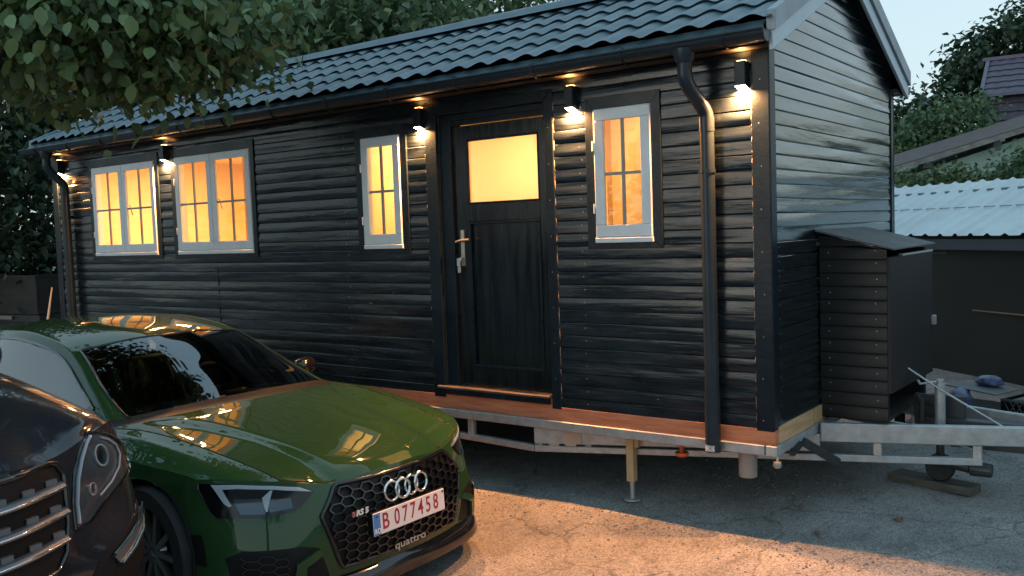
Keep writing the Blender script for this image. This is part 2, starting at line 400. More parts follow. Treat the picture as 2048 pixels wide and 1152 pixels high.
# ---- windows
def frame_rect(mb, x0, x1, z0, z1, w, y0, y1, wb=None, wt=None):
    wb = w if wb is None else wb; wt = w if wt is None else wt
    mb.box(x0, x1, y0, y1, z0, z0 + wb); mb.box(x0, x1, y0, y1, z1 - wt, z1)
    mb.box(x0, x0 + w, y0, y1, z0 + wb, z1 - wt); mb.box(x1 - w, x1, y0, y1, z0 + wb, z1 - wt)
def window(x0, x1, z0, z1, n, tw=(.06, .06), open_y=0):
    mb = MB(); frame_rect(mb, x0, x1, z0, z1, .03, -.003, .07); w = mb.build('window', M_white, house, bevel=.002)
    mb = MB(); a, b = tw; g = .002
    mb.prism([(x0 - a, z0 - .05), (x1 + b, z0 - .05), (x1 + g, z0 - g), (x0 - g, z0 - g)], (0, .026, 0), (1, 0, 0), (0, 0, 1), (0, -1, 0), .026)
    mb.prism([(x0 - a, z1 + .075), (x1 + b, z1 + .075), (x1 + g, z1 + g), (x0 - g, z1 + g)], (0, .026, 0), (1, 0, 0), (0, 0, 1), (0, -1, 0), .026)
    mb.prism([(x0 - a, z0 - .049), (x0 - g, z0 - g + .001), (x0 - g, z1 + g), (x0 - a, z1 + .074)], (0, .026, 0), (1, 0, 0), (0, 0, 1), (0, -1, 0), .025)
    mb.prism([(x1 + b, z0 - .049), (x1 + b, z1 + .074), (x1 + g, z1 + g), (x1 + g, z0 - g + .001)], (0, .026, 0), (1, 0, 0), (0, 0, 1), (0, -1, 0), .030)
    mb.build('trim', M_trim, w, bevel=.002)
    ww = (x1 - x0) / n
    for k in range(n):
        a0, a1 = x0 + ww * k + .002, x0 + ww * (k + 1) - .002
        mb = MB(); frame_rect(mb, a0, a1, z0 + .022, z1 - .004, .062 if n == 2 else .068, -.012, .014, .075)
        s = mb.build('sash', M_white, w, bevel=.004)
        mb = MB(); mx = (a0 + a1) / 2; mz = (z0 + z1) / 2 + .005
        mb.box(mx - .009, mx + .009, .0, .014, z0 + .09, z1 - .06); mb.box(a0 + .06, a1 - .06, .001, .0135, mz - .009, mz + .009)
        mb.build('glazing_bar', M_muntin, w)
        mb = MB(); mb.add([(a0 + .05, .006, z0 + .08), (a1 - .05, .006, z0 + .08), (a1 - .05, .006, z1 - .05), (a0 + .05, .006, z1 - .05)], [(0, 1, 2, 3)]); mb.build('pane', M_pane, w)
        if n == 2 and k == 1:
            mb = MB(); mb.tube([(a0 + .03, .02, mz + .04), (a0 + .03, .045, mz + .03), (a0 + .06, .05, mz - .06)], .007, 6); mb.build('window_handle', M_indark, w)
    mb = MB(); mb.box(x0 - .002, x1 + .004, -.014, .02, z0 - .012, z0 + .019); mb.build('sill', M_white, w, bevel=.003)
    for zz in (z0 + .2, z1 - .22):
        mb = MB(); mb.tube([(x0 - .007, -.008, zz - .03), (x0 - .007, -.008, zz + .03)], .006, 8); mb.build('hinge', M_white, w)
    return w
window(*WIN[0], 2, (.075, .06)); window(*WIN[1], 2, (.075, .05)); window(*WIN[2], 1, (.07, .065)); window(*WIN[3], 1, (.065, .062))

# ---- door
mb = MB(); mb.prism([(-2.51, -.0), (-2.405, -.0), (-2.405, 1.98), (-2.51, 2.05)], (0, .03, 0), (1, 0, 0), (0, 0, 1), (0, -1, 0), .032)
mb.prism([(-1.42, .0), (-1.42, 2.05), (-1.49, 1.98), (-1.49, .0)], (0, .03, 0), (1, 0, 0), (0, 0, 1), (0, -1, 0), .032)
mb.prism([(-2.508, 2.051), (-2.403, 1.981), (-1.492, 1.981), (-1.422, 2.051)], (0, .03, 0), (1, 0, 0), (0, 0, 1), (0, -1, 0), .031)
mb.build('door_casing', M_trim, house, bevel=.003)
mb = MB(); mb.box(-2.405, -2.30, .031, .15, 0.08, 1.98); mb.box(-1.50, -1.47, .031, .15, 0.08, 1.98); mb.box(-2.30, -1.50, .033, .15, 1.90, 1.98); mb.box(-2.30, -1.50, .02, .033, 1.935, 1.975)
mb.build('door_frame', M_trim, house, bevel=.003)
door = MB(); DY = .055
x0, x1, z0, z1 = -2.285, -1.51, .09, 1.895
gx0, gx1, gz0, gz1 = -2.18, -1.575, 1.358, 1.795; px0, px1, pz0, pz1 = -2.185, -1.605, .225, 1.235
for bx in [(x0, gx0, z0, z1), (gx1 + .0, x1, z0, z1), (gx0, gx1, gz1, z1), (gx0, gx1, pz1, gz0), (gx0, gx1, z0, pz0)]:
    door.box(bx[0], bx[1], DY, DY + .045, bx[2], bx[3])
door = door.build('door', M_blackv, house, bevel=.003)
mb = MB(); n = 1
for k in range(n):
    a = gx0 + (gx1 - gx0) * k / n; b = gx0 + (gx1 - gx0) * (k + 1) / n
    mb.box(a + .002, b - .002, DY + .018 + .0015 * (k % 2), DY + .035, pz0, pz1)
mb.build('door_panel', M_blackv, door, bevel=.002)
mb = MB(); frame_rect(mb, gx0, gx1 - .0, pz0 + .0, pz1, .018, DY - .006, DY + .018); mb.build('moulding', M_trim, door, bevel=.004, seg=2)
mfr = bpy.data.materials.new('frosted_door_glass'); mfr.use_nodes = True; nt = mfr.node_tree; nt.nodes.clear()
out = nt.nodes.new('ShaderNodeOutputMaterial'); tr = nt.nodes.new('ShaderNodeBsdfTranslucent'); tr.inputs[0].default_value = (.85, .82, .75, 1)
gl = nt.nodes.new('ShaderNodeBsdfGlossy'); gl.inputs[1].default_value = .12; mx = nt.nodes.new('ShaderNodeMixShader'); mx.inputs[0].default_value = .06
tx = nt.nodes.new('ShaderNodeTexCoord'); nz_ = nt.nodes.new('ShaderNodeTexNoise'); nz_.inputs['Scale'].default_value = 90; bp = nt.nodes.new('ShaderNodeBump'); bp.inputs['Distance'].default_value = .002
nt.links.new(tx.outputs['Object'], nz_.inputs['Vector']); nt.links.new(nz_.outputs[0], bp.inputs['Height']); nt.links.new(bp.outputs[0], gl.inputs['Normal']); nt.links.new(bp.outputs[0], tr.inputs['Normal'])
nt.links.new(tr.outputs[0], mx.inputs[1]); nt.links.new(gl.outputs[0], mx.inputs[2]); nt.links.new(mx.outputs[0], out.inputs[0])
mb = MB(); mb.box(gx0 - .005, gx1 + .005, DY + .018, DY + .022, gz0 - .005, gz1 + .005); mb.build('door_glass', mfr, door)
mb = MB(); frame_rect(mb, gx0, gx1, gz0, gz1, .01, DY - .004, DY + .017); mb.build('glass_bead', M_trim, door, bevel=.003)
mb = MB(); hx = -2.235; mb.box(hx - .016, hx + .016, DY - .009, DY, .93, 1.18); mb.tube([(hx, DY - .009, 1.105), (hx, DY - .05, 1.105)], .008, 8)
mb.tube([(hx, DY - .05, 1.105), (hx + .03, DY - .056, 1.108), (hx + .09, DY - .052, 1.112)], .008, 8); mb.tube([(hx, DY - .05, 1.105), (hx - .03, DY - .052, 1.097)], .007, 8)
mb.tube([(hx, DY - .009, .985), (hx, DY - .035, .985)], .009, 8); mb.build('door_handle', M_brass, door, smooth=40)
mb = MB(); mb.tube([(hx - .004, DY - .03, .985), (hx - .014, DY - .04, .95), (hx - .01, DY - .04, .90)], .006, 6); mb.box(hx - .03, hx - .006, DY - .045, DY - .036, .93, .985); mb.box(hx - .02, hx - .0, DY - .05, DY - .04, .885, .925)
mb.build('keys', mat('blue_grey_key', (.35, .5, .6), .3, metal=.7), door)
mb = MB(); mb.box(-2.46, -1.50, -.028, .14, .066, .084); mb.build('door_sill', mat('worn_sill_board', (.12, .085, .065), .6, col2=(.04, .038, .036), vscale=6, vstretch=(1, 4, 4)), house, bevel=.004)
mb = MB(); mb.box(-2.40, -1.50, -.018, .003, .028, .066); mb.build('sill_support', M_trim, house)

# ---- wall lamps (up/down)
M_lens = mat('lamp_lens', (.9, .85, .8), .3, emit=(1, .70, .50), estr=14)
M_lensup = mat('lamp_lens_up', (.9, .7, .4), .3, emit=(1, .42, .10), estr=5)
def add_light(name, kind, loc, energy, color, parent=None, size=.1, size_y=None, rot=(0, 0, 0), spread=None, shape='RECTANGLE', rad=.05):
    l = bpy.data.lights.new(name, kind); l.energy = energy; l.color = color
    if kind == 'AREA':
        l.shape = shape; l.size = size
        if size_y: l.size_y = size_y
        if spread: l.spread = spread
    else: l.shadow_soft_size = rad
    o = bpy.data.objects.new(name, l); C.objects.link(o); o.location = loc; o.rotation_euler = rot
    if parent: o.parent = parent
    return o
WARM = (1, .40, .125)
LP = [-7.56, -5.665, -2.535, -1.262, -.146]
def wall_lamp(x, yw=.012, s=-1, power=22):
    y0 = yw; y1 = yw + s * .066
    mb = MB()
    ya, yb = min(y0, y1), max(y0, y1)
    # body with a raked lower opening
    mb.prism([(y0, 2.045), (y1, 2.045), (y1, 1.915), (y0, 1.895)], (x - .031, 0, 0), (0, 1, 0), (0, 0, 1), (1, 0, 0), .062)
    lamp = mb.build('wall_lamp', M_trim, house, bevel=.004)
    mb = MB(); mb.add([(x - .029, y0 + s * .006, 1.8935), (x + .029, y0 + s * .006, 1.8935), (x + .029, y1 - s * .003, 1.9115), (x - .029, y1 - s * .003, 1.9115)], [(0, 1, 2, 3)])
    mb.build('lens', M_lens, lamp)
    mb = MB(); mb.box(x - .022, x + .022, ya + .018, yb - .016, 2.0455, 2.05); mb.build('upper_lens', M_lensup, lamp)
    add_light('down_light', 'AREA', (x, yw + s * .021, 1.888), power, WARM, lamp, .055, .012, (s * radians(-14), 0, 0), radians(170))
    add_light('up_light', 'AREA', (x, yw + s * .045, 2.056), .35, (1, .42, .12), lamp, .03, .03, (pi, 0, 0), radians(140))
    return lamp
for x in LP: wall_lamp(x)
for x in (-.6, -3.0, -5.6): wall_lamp(x, W + .0, 1, 3)
# room lights
for x, y, e in [(-6.4, 1.0, 30), (-4.9, 1.0, 30), (-2.9, .9, 14), (-1.9, 1.2, 4.0), (-.65, 1.1, 9)]:
    add_light('ceiling_light', 'AREA', (x, y, 2.06), e * .60, (1, .72, .34), house, .35, .35, (0, 0, 0))

add_light('hall_bulb', 'POINT', (-1.66, .42, 1.62), 1.9, (1, .50, .18), house, rad=.05)
# ---- storage box on the front gable
bx = MB(); BX1 = .395; by0, by1 = .78, 1.74
rows = []
k = 0; z = -.055
rnd = random.Random(5)
while z < 1.09:
    zt = z + PIT; grid = []
    for t in (-1, 0, .08, .88, 1):
        zz = z + max(t, 0) * PIT; d = 0 if t < 0 else (.002 if t == 0 else (.006 if t < 1 else .001))
        top = lambda x: 1.085 - .28 * x
        pts = [(.0, by0 + .008 - d), (.1, by0 + .008 - d), (BX1 * .6, by0 + .008 - d), (BX1, by0 + .008 - d)]
        grid.append([(x, y, min(zz, top(x))) for x, y in pts])
    bx.grid(grid); z = zt
sb = bx.build('storage_box', M_boxblack, house, smooth=30, recalc=False)
mb = MB()                                                             # rear side, top frame, floor
mb.box(.0, BX1, by1 - .015, by1, -.055, .96); mb.box(0, BX1, by0 + .012, by1 - .016, -.055, -.035); mb.box(BX1 - .03, BX1, by0 + .012, by0 + .04, -.034, .93)
mb.box(BX1 - .03, BX1, by1 - .045, by1 - .016, -.034, .93); mb.box(BX1 - .03, BX1, by0 + .041, by1 - .046, .88, .93)
mb.build('carcass', mat('dark_box_lining', (.010, .009, .010), .6), sb)
mb = MB(); mb.prism([(.0, 1.095), (.455, .975), (.455, .986), (.0, 1.108)], (0, .70, 0), (1, 0, 0), (0, 0, 1), (0, 1, 0), 1.06)
mb.build('box_roof', mat('roofing_felt', (.10, .10, .10), .7, var=.25, vscale=30, bump=.002, bscale=90, rvar=.1), sb, bevel=.002)
Mh = Matrix.Translation((BX1 + .012, by0, 0)) @ Matrix.Rotation(radians(90 - 1.5), 4, 'Z'); d = MB(); d.box(0, .95, -.009, .009, .12, .93, Mh)
dd = d.build('box_door', mat('dark_door_panel', (.010, .008, .009), .6), sb)
e = MB(); e.box(.925, .97, -.03, -.0095, .44, .50, Mh); e.build('catch', M_galv, dd)
e = MB(); e.box(.25, .95, -.013, .013, .9305, .942, Mh); e.build('edge_strip', mat('pale_edge', (.4, .42, .42), .5), dd)
e = MB(); e.box(BX1 + .001, BX1 + .012, by0 + .01, by0 + .03, .42, .47); e.box(BX1 + .001, BX1 + .01, by0 + .02, by0 + .055, .28, .30); e.build('hinge', M_galv, sb)
# nail heads
mb = MB()
def nail_y(x, z, y=-.0015): mb.add([(x + .0035 * cos(a), y, z + .0035 * sin(a)) for a in [pi / 3 * k for k in range(6)]], [tuple(range(6))])
rnd = random.Random(9)
for k in range(13):
    for x in (.06, .335): nail_y(x + rnd.uniform(-.006, .006), .0 + k * PIT + rnd.uniform(-.01, .01), by0 - .0035)
for k in range(9): nail_y(-.055 + rnd.uniform(-.01, .01), .06 + k * .235, -.0012)
for k in range(8): nail_y(-1.455, .2 + k * .23, -.0035)
for zc in range(25):
    z = .05 + zc * PIT
    for x in (-1.22 + .012 * sin(zc * 3.1), -3.35 + .012 * sin(zc * 2.3), -5.06, -6.2 + .01 * sin(zc)):
        if not any(a - .08 < x < b + .08 and c - .06 < z < d + .08 for a, b, c, d in WIN): nail_y(x, z, .0055)
for zc in range(24):
    for y in (.12, 1.27, 2.38):
        z = .05 + zc * PIT
        if y > .7 and z < 1.12: continue
        mb.add([(-.0055, y + .0035 * cos(a), z + .0035 * sin(a)) for a in [pi / 3 * k for k in range(6)]], [tuple(range(6))])
mb.build('nail_heads', M_galv, house)
# unpainted wavy board edges beside the casings, they catch the lamp light
for x, sd in ((-1.4195, 1), (-2.5105, -1), (-.1055, -1)):
    mb = MB(); rr_ = random.Random(int(-x * 1000)); rows = []; z = .05
    while z < 2.0:
        y = .002 + .005 * abs(sin(z * 26 + x * 9)) + rr_.uniform(0, .002); rows.append([(x + sd * .001, y, z), (x + sd * .003, y, z), (x + sd * .003, y + .02, z)]); z += .012
    mb.grid(rows); mb.build('bare_edge', mat('bare_pine_edge', (.42, .3, .2), .6), house, recalc=False)
# ================================================================== trailer under the house
trailer = thing('house_trailer', 'galvanised steel trailer with long drawbar carrying the black tiny house', 'trailer', (0, 0, G0))
mb = MB(); mb.box(-L, -.06, -.012, .045, -.137, -.0785); mb.box(-.055, .012, -.008, W, -.137, -.0785); mb.box(-L, -.06, W - .05, W + .01, -.137, -.0785)
mb.build('side_rail', M_galv, trailer, bevel=.004)
mb = MB()
for x in [-7.2 + .6 * k for k in range(12)]: mb.box(x, x + .05, .05, W - .055, -.137, -.085)
mb.box(-L, -.06, .05, W - .055, -.0785, -.074)
mb.build('cross_member', M_darksteel, trailer)
def arm(s):
    f = (lambda y: y) if s == 0 else (lambda y: W - y)
    A = (-1.66, f(.03)); K = .39 if s == 0 else -.39
    def P(x, z): return (x, A[1] + K * (x - A[0]), z)
    mb = MB(); mb.bar(P(-1.66, -.195), P(.02, -.195), .05, .11); mb.bar(P(.022, -.13), P(1.75, -.13), .05, .115)
    o = mb.build('drawbar_arm', M_galv, trailer, bevel=.006)
    mb = MB(); mb.bar(P(-1.66, -.285), P(.86, -.285), .045, .042); mb.bar((-2.5, A[1], -.262), P(-1.66, -.285), .045, .042); mb.bar((-4.6, A[1], -.20), (-2.5, A[1], -.262), .045, .042)
    mb.build('lower_chord', M_galv, o, bevel=.004)
    for x, z1 in ((-3.4, -.138), (-2.76, -.138), (-2.2, -.138), (-1.63, -.138), (-1.32, -.138), (.33, -.188), (.84, -.188)):
        yy = P(x, 0)[1] if x > -1.7 else A[1]; mb = MB(); mb.box(x - .024, x + .024, yy - .02, yy + .02, -.265, z1); mb.build('upright', M_galv, o, bevel=.003)
    if s == 0:
        mb = MB(); q0 = P(-1.60, 0)[1]; q1 = P(-1.35, 0)[1]
        prof = [(0, -.262), (0, -.245), (.03, -.245), (.04, -.262), (.1, -.262), (.11, -.245), (.14, -.245), (.15, -.262), (.215, -.262), (.22, -.245), (.25, -.245),
                (.25, -.16), (.22, -.16), (.21, -.148), (.15, -.148), (.14, -.162), (.1, -.162), (.09, -.148), (.03, -.148), (.02, -.16), (0, -.16)]
        mb.prism(prof, (-1.60, q0 - .015, 0), (1, .3, 0), (0, 0, 1), (0, 1, 0), .006); mb.build('bracket_plate', mat('primed_plate', (.5, .4, .34), .5, metal=.3, var=.1), o, bevel=.001)
        mb = MB(); mb.bar((.02, .34, -.13), (.02, .2, -.16), .03, .03)
        mb.bar((.02, .39, -.13), (.15, .62, -.29), .022, .05); mb.build('brace', M_darksteel, o)
    return o
arm(0); arm(1)
# prop jack
def jack(x, y, zf, m):
    mb = MB(); mb.box(x - .026, x + .026, y - .026, y + .026, -.46, -.15); mb.box(x + .03, x + .06, y - .02, y + .02, -.235, -.14)
    j = mb.build('prop_jack', m, trailer, bevel=.003)
    mb = MB(); mb.tube([(x, y, -.455), (x, y, zf + .012)], .015, 10); mb.tube([(x, y, zf), (x, y, zf + .012)], .055, 16); mb.build('jack_foot', M_galv, j)
jack(-1.02, .19, -.582, mat('warm_lit_steel_leg', (.5, .37, .22), .6, metal=.1, var=.15)); jack(-1.02, W - .2, -.50, M_galv)  # front leg: warm lamp bounce put into its colour, rear leg plain galvanised
mb = MB(); mb.lathe([(.0, -.305), (.05, -.305), (.053, -.30), (.053, -.15)], (-.215, .13, 0), n=24); mb.build('drain_pipe', M_plasticw, trailer, smooth=40)
mb = MB(); mb.lathe([(0, .0), (.03, .003), (.042, .015), (.04, .03)], (-.62, .1, -.235), n=16); mb.box(-.63, -.61, .09, .11, -.21, -.138); mb.build('side_marker', M_amber, trailer, smooth=40)
mb = MB(); mb.tube([(.012, -.0, -.137), (.014, -.01, -.165)], .008, 6); mb.lathe([(0, -.2), (.018, -.195), (.025, -.18), (.02, -.162), (0, -.16)], (.014, -.01, 0), n=12); mb.build('corner_lamp', mat('clear_lamp', (.25, .25, .24), .2), trailer, smooth=40)
# wheels of the trailer (two axles, under the deck)
for ax in (-4.35, -3.55):
    for yy in (.22, W - .22):
        mb = MB(); mb.lathe([(.17, -.09), (.29, -.09), (.315, -.06), (.32, 0), (.315, .06), (.29, .09), (.17, .09)], (ax, yy, -.34), 'y', 28)
        w = mb.build('wheel', M_rubber, trailer, smooth=40)
        mb = MB(); mb.lathe([(0, -.03), (.1, -.035), (.15, -.06), (.172, -.088)], (ax, yy, -.34), 'y', 24); mb.lathe([(0, .03), (.1, .035), (.15, .06), (.172, .088)], (ax, yy, -.34), 'y', 24)
        mb.build('rim', M_galv, w, smooth=40)
# coupling gear
yc = W / 2
mb = MB(); mb.tube([(.60, yc - .09, -.16), (.60, yc - .09, .135)], .031, 16); jw = mb.build('jockey_stand', M_galv, trailer, smooth=50)
mb = MB(); mb.tube([(.60, yc - .09, .135), (.60, yc - .09, .16)], .022, 10); mb.tube([(.60, yc - .09, .15), (.50, yc - .16, .135)], .006, 6); mb.tube([(.50, yc - .16, .135), (.49, yc - .17, .16)], .008, 6); mb.build('crank', M_galv, jw, smooth=50)
mb = MB(); mb.tube([(.60, yc - .09, -.16), (.60, yc - .09, -.33)], .024, 12); mb.bar((.60, yc - .13, -.33), (.60, yc - .13, -.41), .05, .006); mb.bar((.60, yc - .05, -.33), (.60, yc - .05, -.41), .05, .006); mb.box(.57, .63, yc - .13, yc - .05, -.34, -.325); mb.build('fork', M_darksteel, jw)
mb = MB(); mb.lathe([(0, -.03), (.05, -.032), (.075, -.033), (.085, -.02), (.085, .02), (.075, .033), (.05, .032), (0, .03)], (.60, yc - .09, -.388), 'y', 24); mb.build('wheel', M_rubber, jw, smooth=40)
mb = MB(); mb.bar((.44, yc, -.14), (1.9, yc, -.14), .09, .09); mb.tube([(.56, yc - .14, -.33), (.78, yc - .16, -.355)], .032, 14); mb.tube([(.78, yc - .16, -.355), (.90, yc - .16, -.36)], [.045, .04], 14); mb.box(.66, 1.1, yc - .1, yc + .1, -.25, -.20)
mb.build('coupling', M_darksteel, trailer, bevel=.004)
mb = MB(); mb.tube([(.50, yc - .12, -.11), (.50, yc - .12, .02), (.47, yc - .12, .07)], [.016, .016, .013], 10); mb.build('brake_lever', M_rubber, trailer, smooth=50)
mb = MB(); mb.tube([(.30, yc - .12, .30), (.62, yc - .14, .10), (1.02, yc - .2, -.11)], .006, 6); mb.build('breakaway_cable', M_galv, trailer)
mb = MB(); mb.box(.42, .72, yc + .02, yc + .06, -.11, .04); mb.box(.44, .56, yc + .01, yc + .018, -.02, .015); mb.build('gear_box', M_darksteel, trailer, bevel=.01)
mb = MB(); mb.tube([(.66, yc - .2, -.2), (.78, yc - .2, -.225), (.86, yc - .2, -.26)], .005, 6); mb.build('release_wire', M_galv, trailer)
# ================================================================== cars: shells from control nets
from mathutils.geometry import delaunay_2d_cdt
def cr(p0, p1, p2, p3, t):
    t2 = t * t; t3 = t2 * t
    return tuple(.5 * (2 * b + (c - a) * t + (2 * a - 5 * b + 4 * c - d) * t2 + (3 * b - a - 3 * c + d) * t3) for a, b, c, d in zip(p0, p1, p2, p3))
def refl(a, b): return tuple(2 * p - q for p, q in zip(a, b))
def spline_row(row, n, mirror0=False, mirrorN=False):
    out = []; k = len(row)
    for i in range(k - 1):
        a = row[i - 1] if i > 0 else ((row[1][0], -row[1][1], row[1][2]) if mirror0 else refl(row[0], row[1]))
        d = row[i + 2] if i + 2 < k else ((row[k - 2][0], -row[k - 2][1], row[k - 2][2]) if mirrorN else refl(row[k - 1], row[k - 2]))
        for q in range(n): out.append(cr(a, row[i], row[i + 1], d, q / n))
    out.append(tuple(row[-1])); return out
def net_surface(net, nu, nv, mirror0=True, mirrorN=False):
    """net[i][j] -> dense grid; j runs across (mirrored about y=0 at j=0)"""
    rows = [spline_row(r, nv, mirror0, mirrorN) for r in net]
    cols = list(zip(*rows)); out = [spline_row(list(c), nu) for c in cols]
    return [list(r) for r in zip(*out)]

class Shell:
    """upper net U[i][j] and band net B[k][t]; makes meshes for parametric ranges, both sides"""
    def __init__(s, U, B, n=8, arches=(), R=.37, hood=None):
        s.n = n; s.U = net_surface(U, n, n); s.B = net_surface(B, n, n, mirror0=False)
        # band columns run around the car; straighten the centre line tangents
        s.arches = arches; s.R = R
        for r in s.B:
            for q, p in enumerate(r):
                for ax, az in arches:
                    pass
        if hood: hood(s)
        allf = MB(); s.collect(allf, s.U, None); s.collect(allf, s.B, None, band=True)
        bm = bmesh.new(); me = bpy.data.meshes.new('tmp'); me.from_pydata(allf.v, [], allf.f); bm.from_mesh(me)
        s.bvh = BVHTree.FromBMesh(bm); bm.free(); bpy.data.meshes.remove(me)
    def collect(s, mb, grid, rng, band=False, sides=(1, -1), skip=None):
        n = s.n; ni, nj = len(grid), len(grid[0])
        i0, i1, j0, j1 = (0, ni - 1, 0, nj - 1) if rng is None else tuple(int(round(q * n)) for q in rng)
        i0, j0 = max(0, i0), max(0, j0); i1, j1 = min(i1, ni - 1), min(j1, nj - 1)
        for sd in sides:
            P = [[list(grid[i][j]) for j in range(j0, j1 + 1)] for i in range(i0, i1 + 1)]
            for r in P:
                for p in r: p[1] *= sd
            a, b = len(P), len(P[0]); vs = [p for r in P for p in r]; fs = []
            inn = [False] * len(vs)
            if band:
                for q, p in enumerate(vs):
                    for ax, az in s.arches:
                        if abs(p[1]) > .6 and (p[0] - ax) ** 2 + (p[2] - az) ** 2 < s.R ** 2: inn[q] = True
            for i in range(a - 1):
                for j in range(b - 1):
                    q = (i * b + j, i * b + j + 1, (i + 1) * b + j + 1, (i + 1) * b + j)
                    if skip and skip(((i0 + i + .5) / n, (j0 + j + .5) / n)): continue
                    if all(inn[w] for w in q): continue
                    fs.append(q if sd == 1 else q[::-1])
            for q, p in enumerate(vs):
                if inn[q]:
                    for ax, az in s.arches:
                        d = math.hypot(p[0] - ax, p[2] - az)
                        if d < s.R and abs(p[1]) > .6: p[0] = ax + (p[0] - ax) / d * s.R; p[2] = az + (p[2] - az) / d * s.R
            used = sorted({v for f in fs for v in f}); mp = {v: k for k, v in enumerate(used)}
            mb.add([vs[v] for v in used], [tuple(mp[v] for v in f) for f in fs])
    def part(s, name, m, parent, which, rng, sides=(1, -1), band=False, thick=0, skip=None):
        mb = MB(); s.collect(mb, s.U if which == 'U' else s.B, rng, band=(which == 'B'), sides=sides, skip=skip)
        o = mb.build(name, m, parent, smooth=60, weld=True, recalc=True)
        return o
    def pt(s, y, z, off=0):                      # point on the front fascia seen from ahead
        h = s.bvh.ray_cast(Vector((1.5, y, z)), Vector((-1, 0, 0)))
        if h[0] is None: return Vector((-.9, y, z)), Vector((1, 0, 0))
        nn = h[1] if h[1].x > 0 else -h[1]
        return h[0] + nn * off, nn
    def top(s, x, y, off=0):
        h = s.bvh.ray_cast(Vector((x, y, 3)), Vector((0, 0, -1)))
        if h[0] is None: return Vector((x, y, 1)), Vector((0, 0, 1))
        nn = h[1] if h[1].z > 0 else -h[1]
        return h[0] + nn * off, nn
    def sidept(s, x, z, sd, off=0):
        h = s.bvh.ray_cast(Vector((x, 2.5 * sd, z)), Vector((0, -sd, 0)))
        if h[0] is None: return Vector((x, .9 * sd, z)), Vector((0, sd, 0))
        nn = h[1] if h[1].y * sd > 0 else -h[1]
        return h[0] + nn * off, nn
    def patch(s, mb, poly, off, fn=None, step=.014, skirt=.012):
        fn = fn or s.pt
        k = len(poly); pts = []; edges = []
        for i in range(k):
            a, b = Vector(poly[i]), Vector(poly[(i + 1) % k]); m = max(1, int((b - a).length / step))
            for q in range(m): pts.append(a + (b - a) * q / m)
        nb = len(pts); edges = [(i, (i + 1) % nb) for i in range(nb)]
        x0, x1 = min(p[0] for p in poly), max(p[0] for p in poly); y0, y1 = min(p[1] for p in poly), max(p[1] for p in poly)
        def inside(x, y):
            c = False
            for i in range(k):
                ax, ay = poly[i]; bx_, by_ = poly[(i + 1) % k]
                if (ay > y) != (by_ > y) and x < (bx_ - ax) * (y - ay) / (by_ - ay) + ax: c = not c
            return c
        x = x0 + step / 2
        while x < x1:
            y = y0 + step / 2
            while y < y1:
                if inside(x, y) and min((Vector((x, y)) - q).length for q in pts[:nb]) > step * .5: pts.append(Vector((x, y)))
                y += step
            x += step
        vs, es, fs, _, _, _ = delaunay_2d_cdt(pts, edges, [], 1, 1e-6)
        P = [fn(v[0], v[1], off)[0] for v in vs]; Q = [fn(v[0], v[1], off - skirt)[0] for v in vs]
        n = len(P); cnt = {}
        for f in fs:
            for a, b in zip(f, list(f[1:]) + [f[0]]): cnt[(a, b)] = 1
        fr = [tuple(f) for f in fs]
        for (a, b) in list(cnt):
            if (b, a) not in cnt: fr.append((a, n + a, n + b, b))
        mb.add(P + Q, fr)

def text_mesh(txt, size, extrude, bold=0, sx=1.0, shear=0):
    cu = bpy.data.curves.new('t', 'FONT'); cu.body = txt; cu.size = size; cu.extrude = extrude; cu.offset = bold; cu.align_x = 'CENTER'; cu.align_y = 'CENTER'; cu.shear = shear; cu.resolution_u = 3
    o = bpy.data.objects.new('t', cu); C.objects.link(o); dg = bpy.context.evaluated_depsgraph_get(); dg.update()
    me = bpy.data.meshes.new_from_object(o.evaluated_get(dg)); bpy.data.objects.remove(o); bpy.data.curves.remove(cu)
    vs = [(v.co.x * sx, v.co.y, v.co.z) for v in me.vertices]; fs = [tuple(p.vertices) for p in me.polygons]; bpy.data.meshes.remove(me)
    return vs, fs
def wheel(parent, x, y, z, r=.345, w=.25, side=1, spokes=10, m=None):
    mb = MB(); h = w / 2
    mb.lathe([(r * .70, -h), (r * .93, -h), (r * .985, -h * .8), (r, -h * .3), (r, h * .3), (r * .985, h * .8), (r * .93, h), (r * .70, h)], (x, y, z), 'y', 40)
    t = mb.build('wheel', M_rubber, parent, smooth=40)
    mb = MB(); s = side; R = r * .71
    mb.lathe([(R, -h), (R, h * s * .9), (R * .97, h * s * .9), (R * .93, h * s * .6), (R * .9, 0)], (x, y, z), 'y', 40)
    for k in range(spokes):
        a = 2 * pi * k / spokes; c = Vector((x, y + s * h * .55, z)); d = Vector((cos(a), 0, sin(a)))
        mb.bar(c + d * r * .08, c + d * R * .97 + Vector((0, s * .02, 0)), .028, .03, (0, s, 0))
    mb.lathe([(0, h * s * .62), (r * .16, h * s * .6), (r * .2, h * s * .4)], (x, y, z), 'y', 20)
    mb.build('rim', m or M_rim, t, smooth=35)
    mb = MB(); mb.lathe([(0, h * s * .2), (r * .52, h * s * .2), (r * .52, h * s * .12)], (x, y, z), 'y', 30); mb.build('brake_disc', M_darksteel, t)
M_rim = mat('rim_metal', (.3, .3, .31), .3, metal=.8)
M_gblack = mat('gloss_black_plastic', (.008, .008, .009), .12, coat=.5)
M_mblack = mat('matt_black_plastic', (.007, .007, .008), .5, bump=.0006, bscale=300, spec=.2)
M_green = mat('green_metallic_paint', (.018, .054, .018), .5, metal=.1, coat=1, crough=.015, var=.05, vscale=700, bump2=.0, spec=.0)
M_suv = mat('black_metallic_paint', (.009, .012, .018), .5, metal=.1, coat=.9, crough=.06, var=.35, vscale=60, spec=.1)
M_cglass = glass('car_glass', (.45, .48, .47), 2.3)
M_lampglass = glass('headlamp_cover', (.8, .83, .85), 1.22)
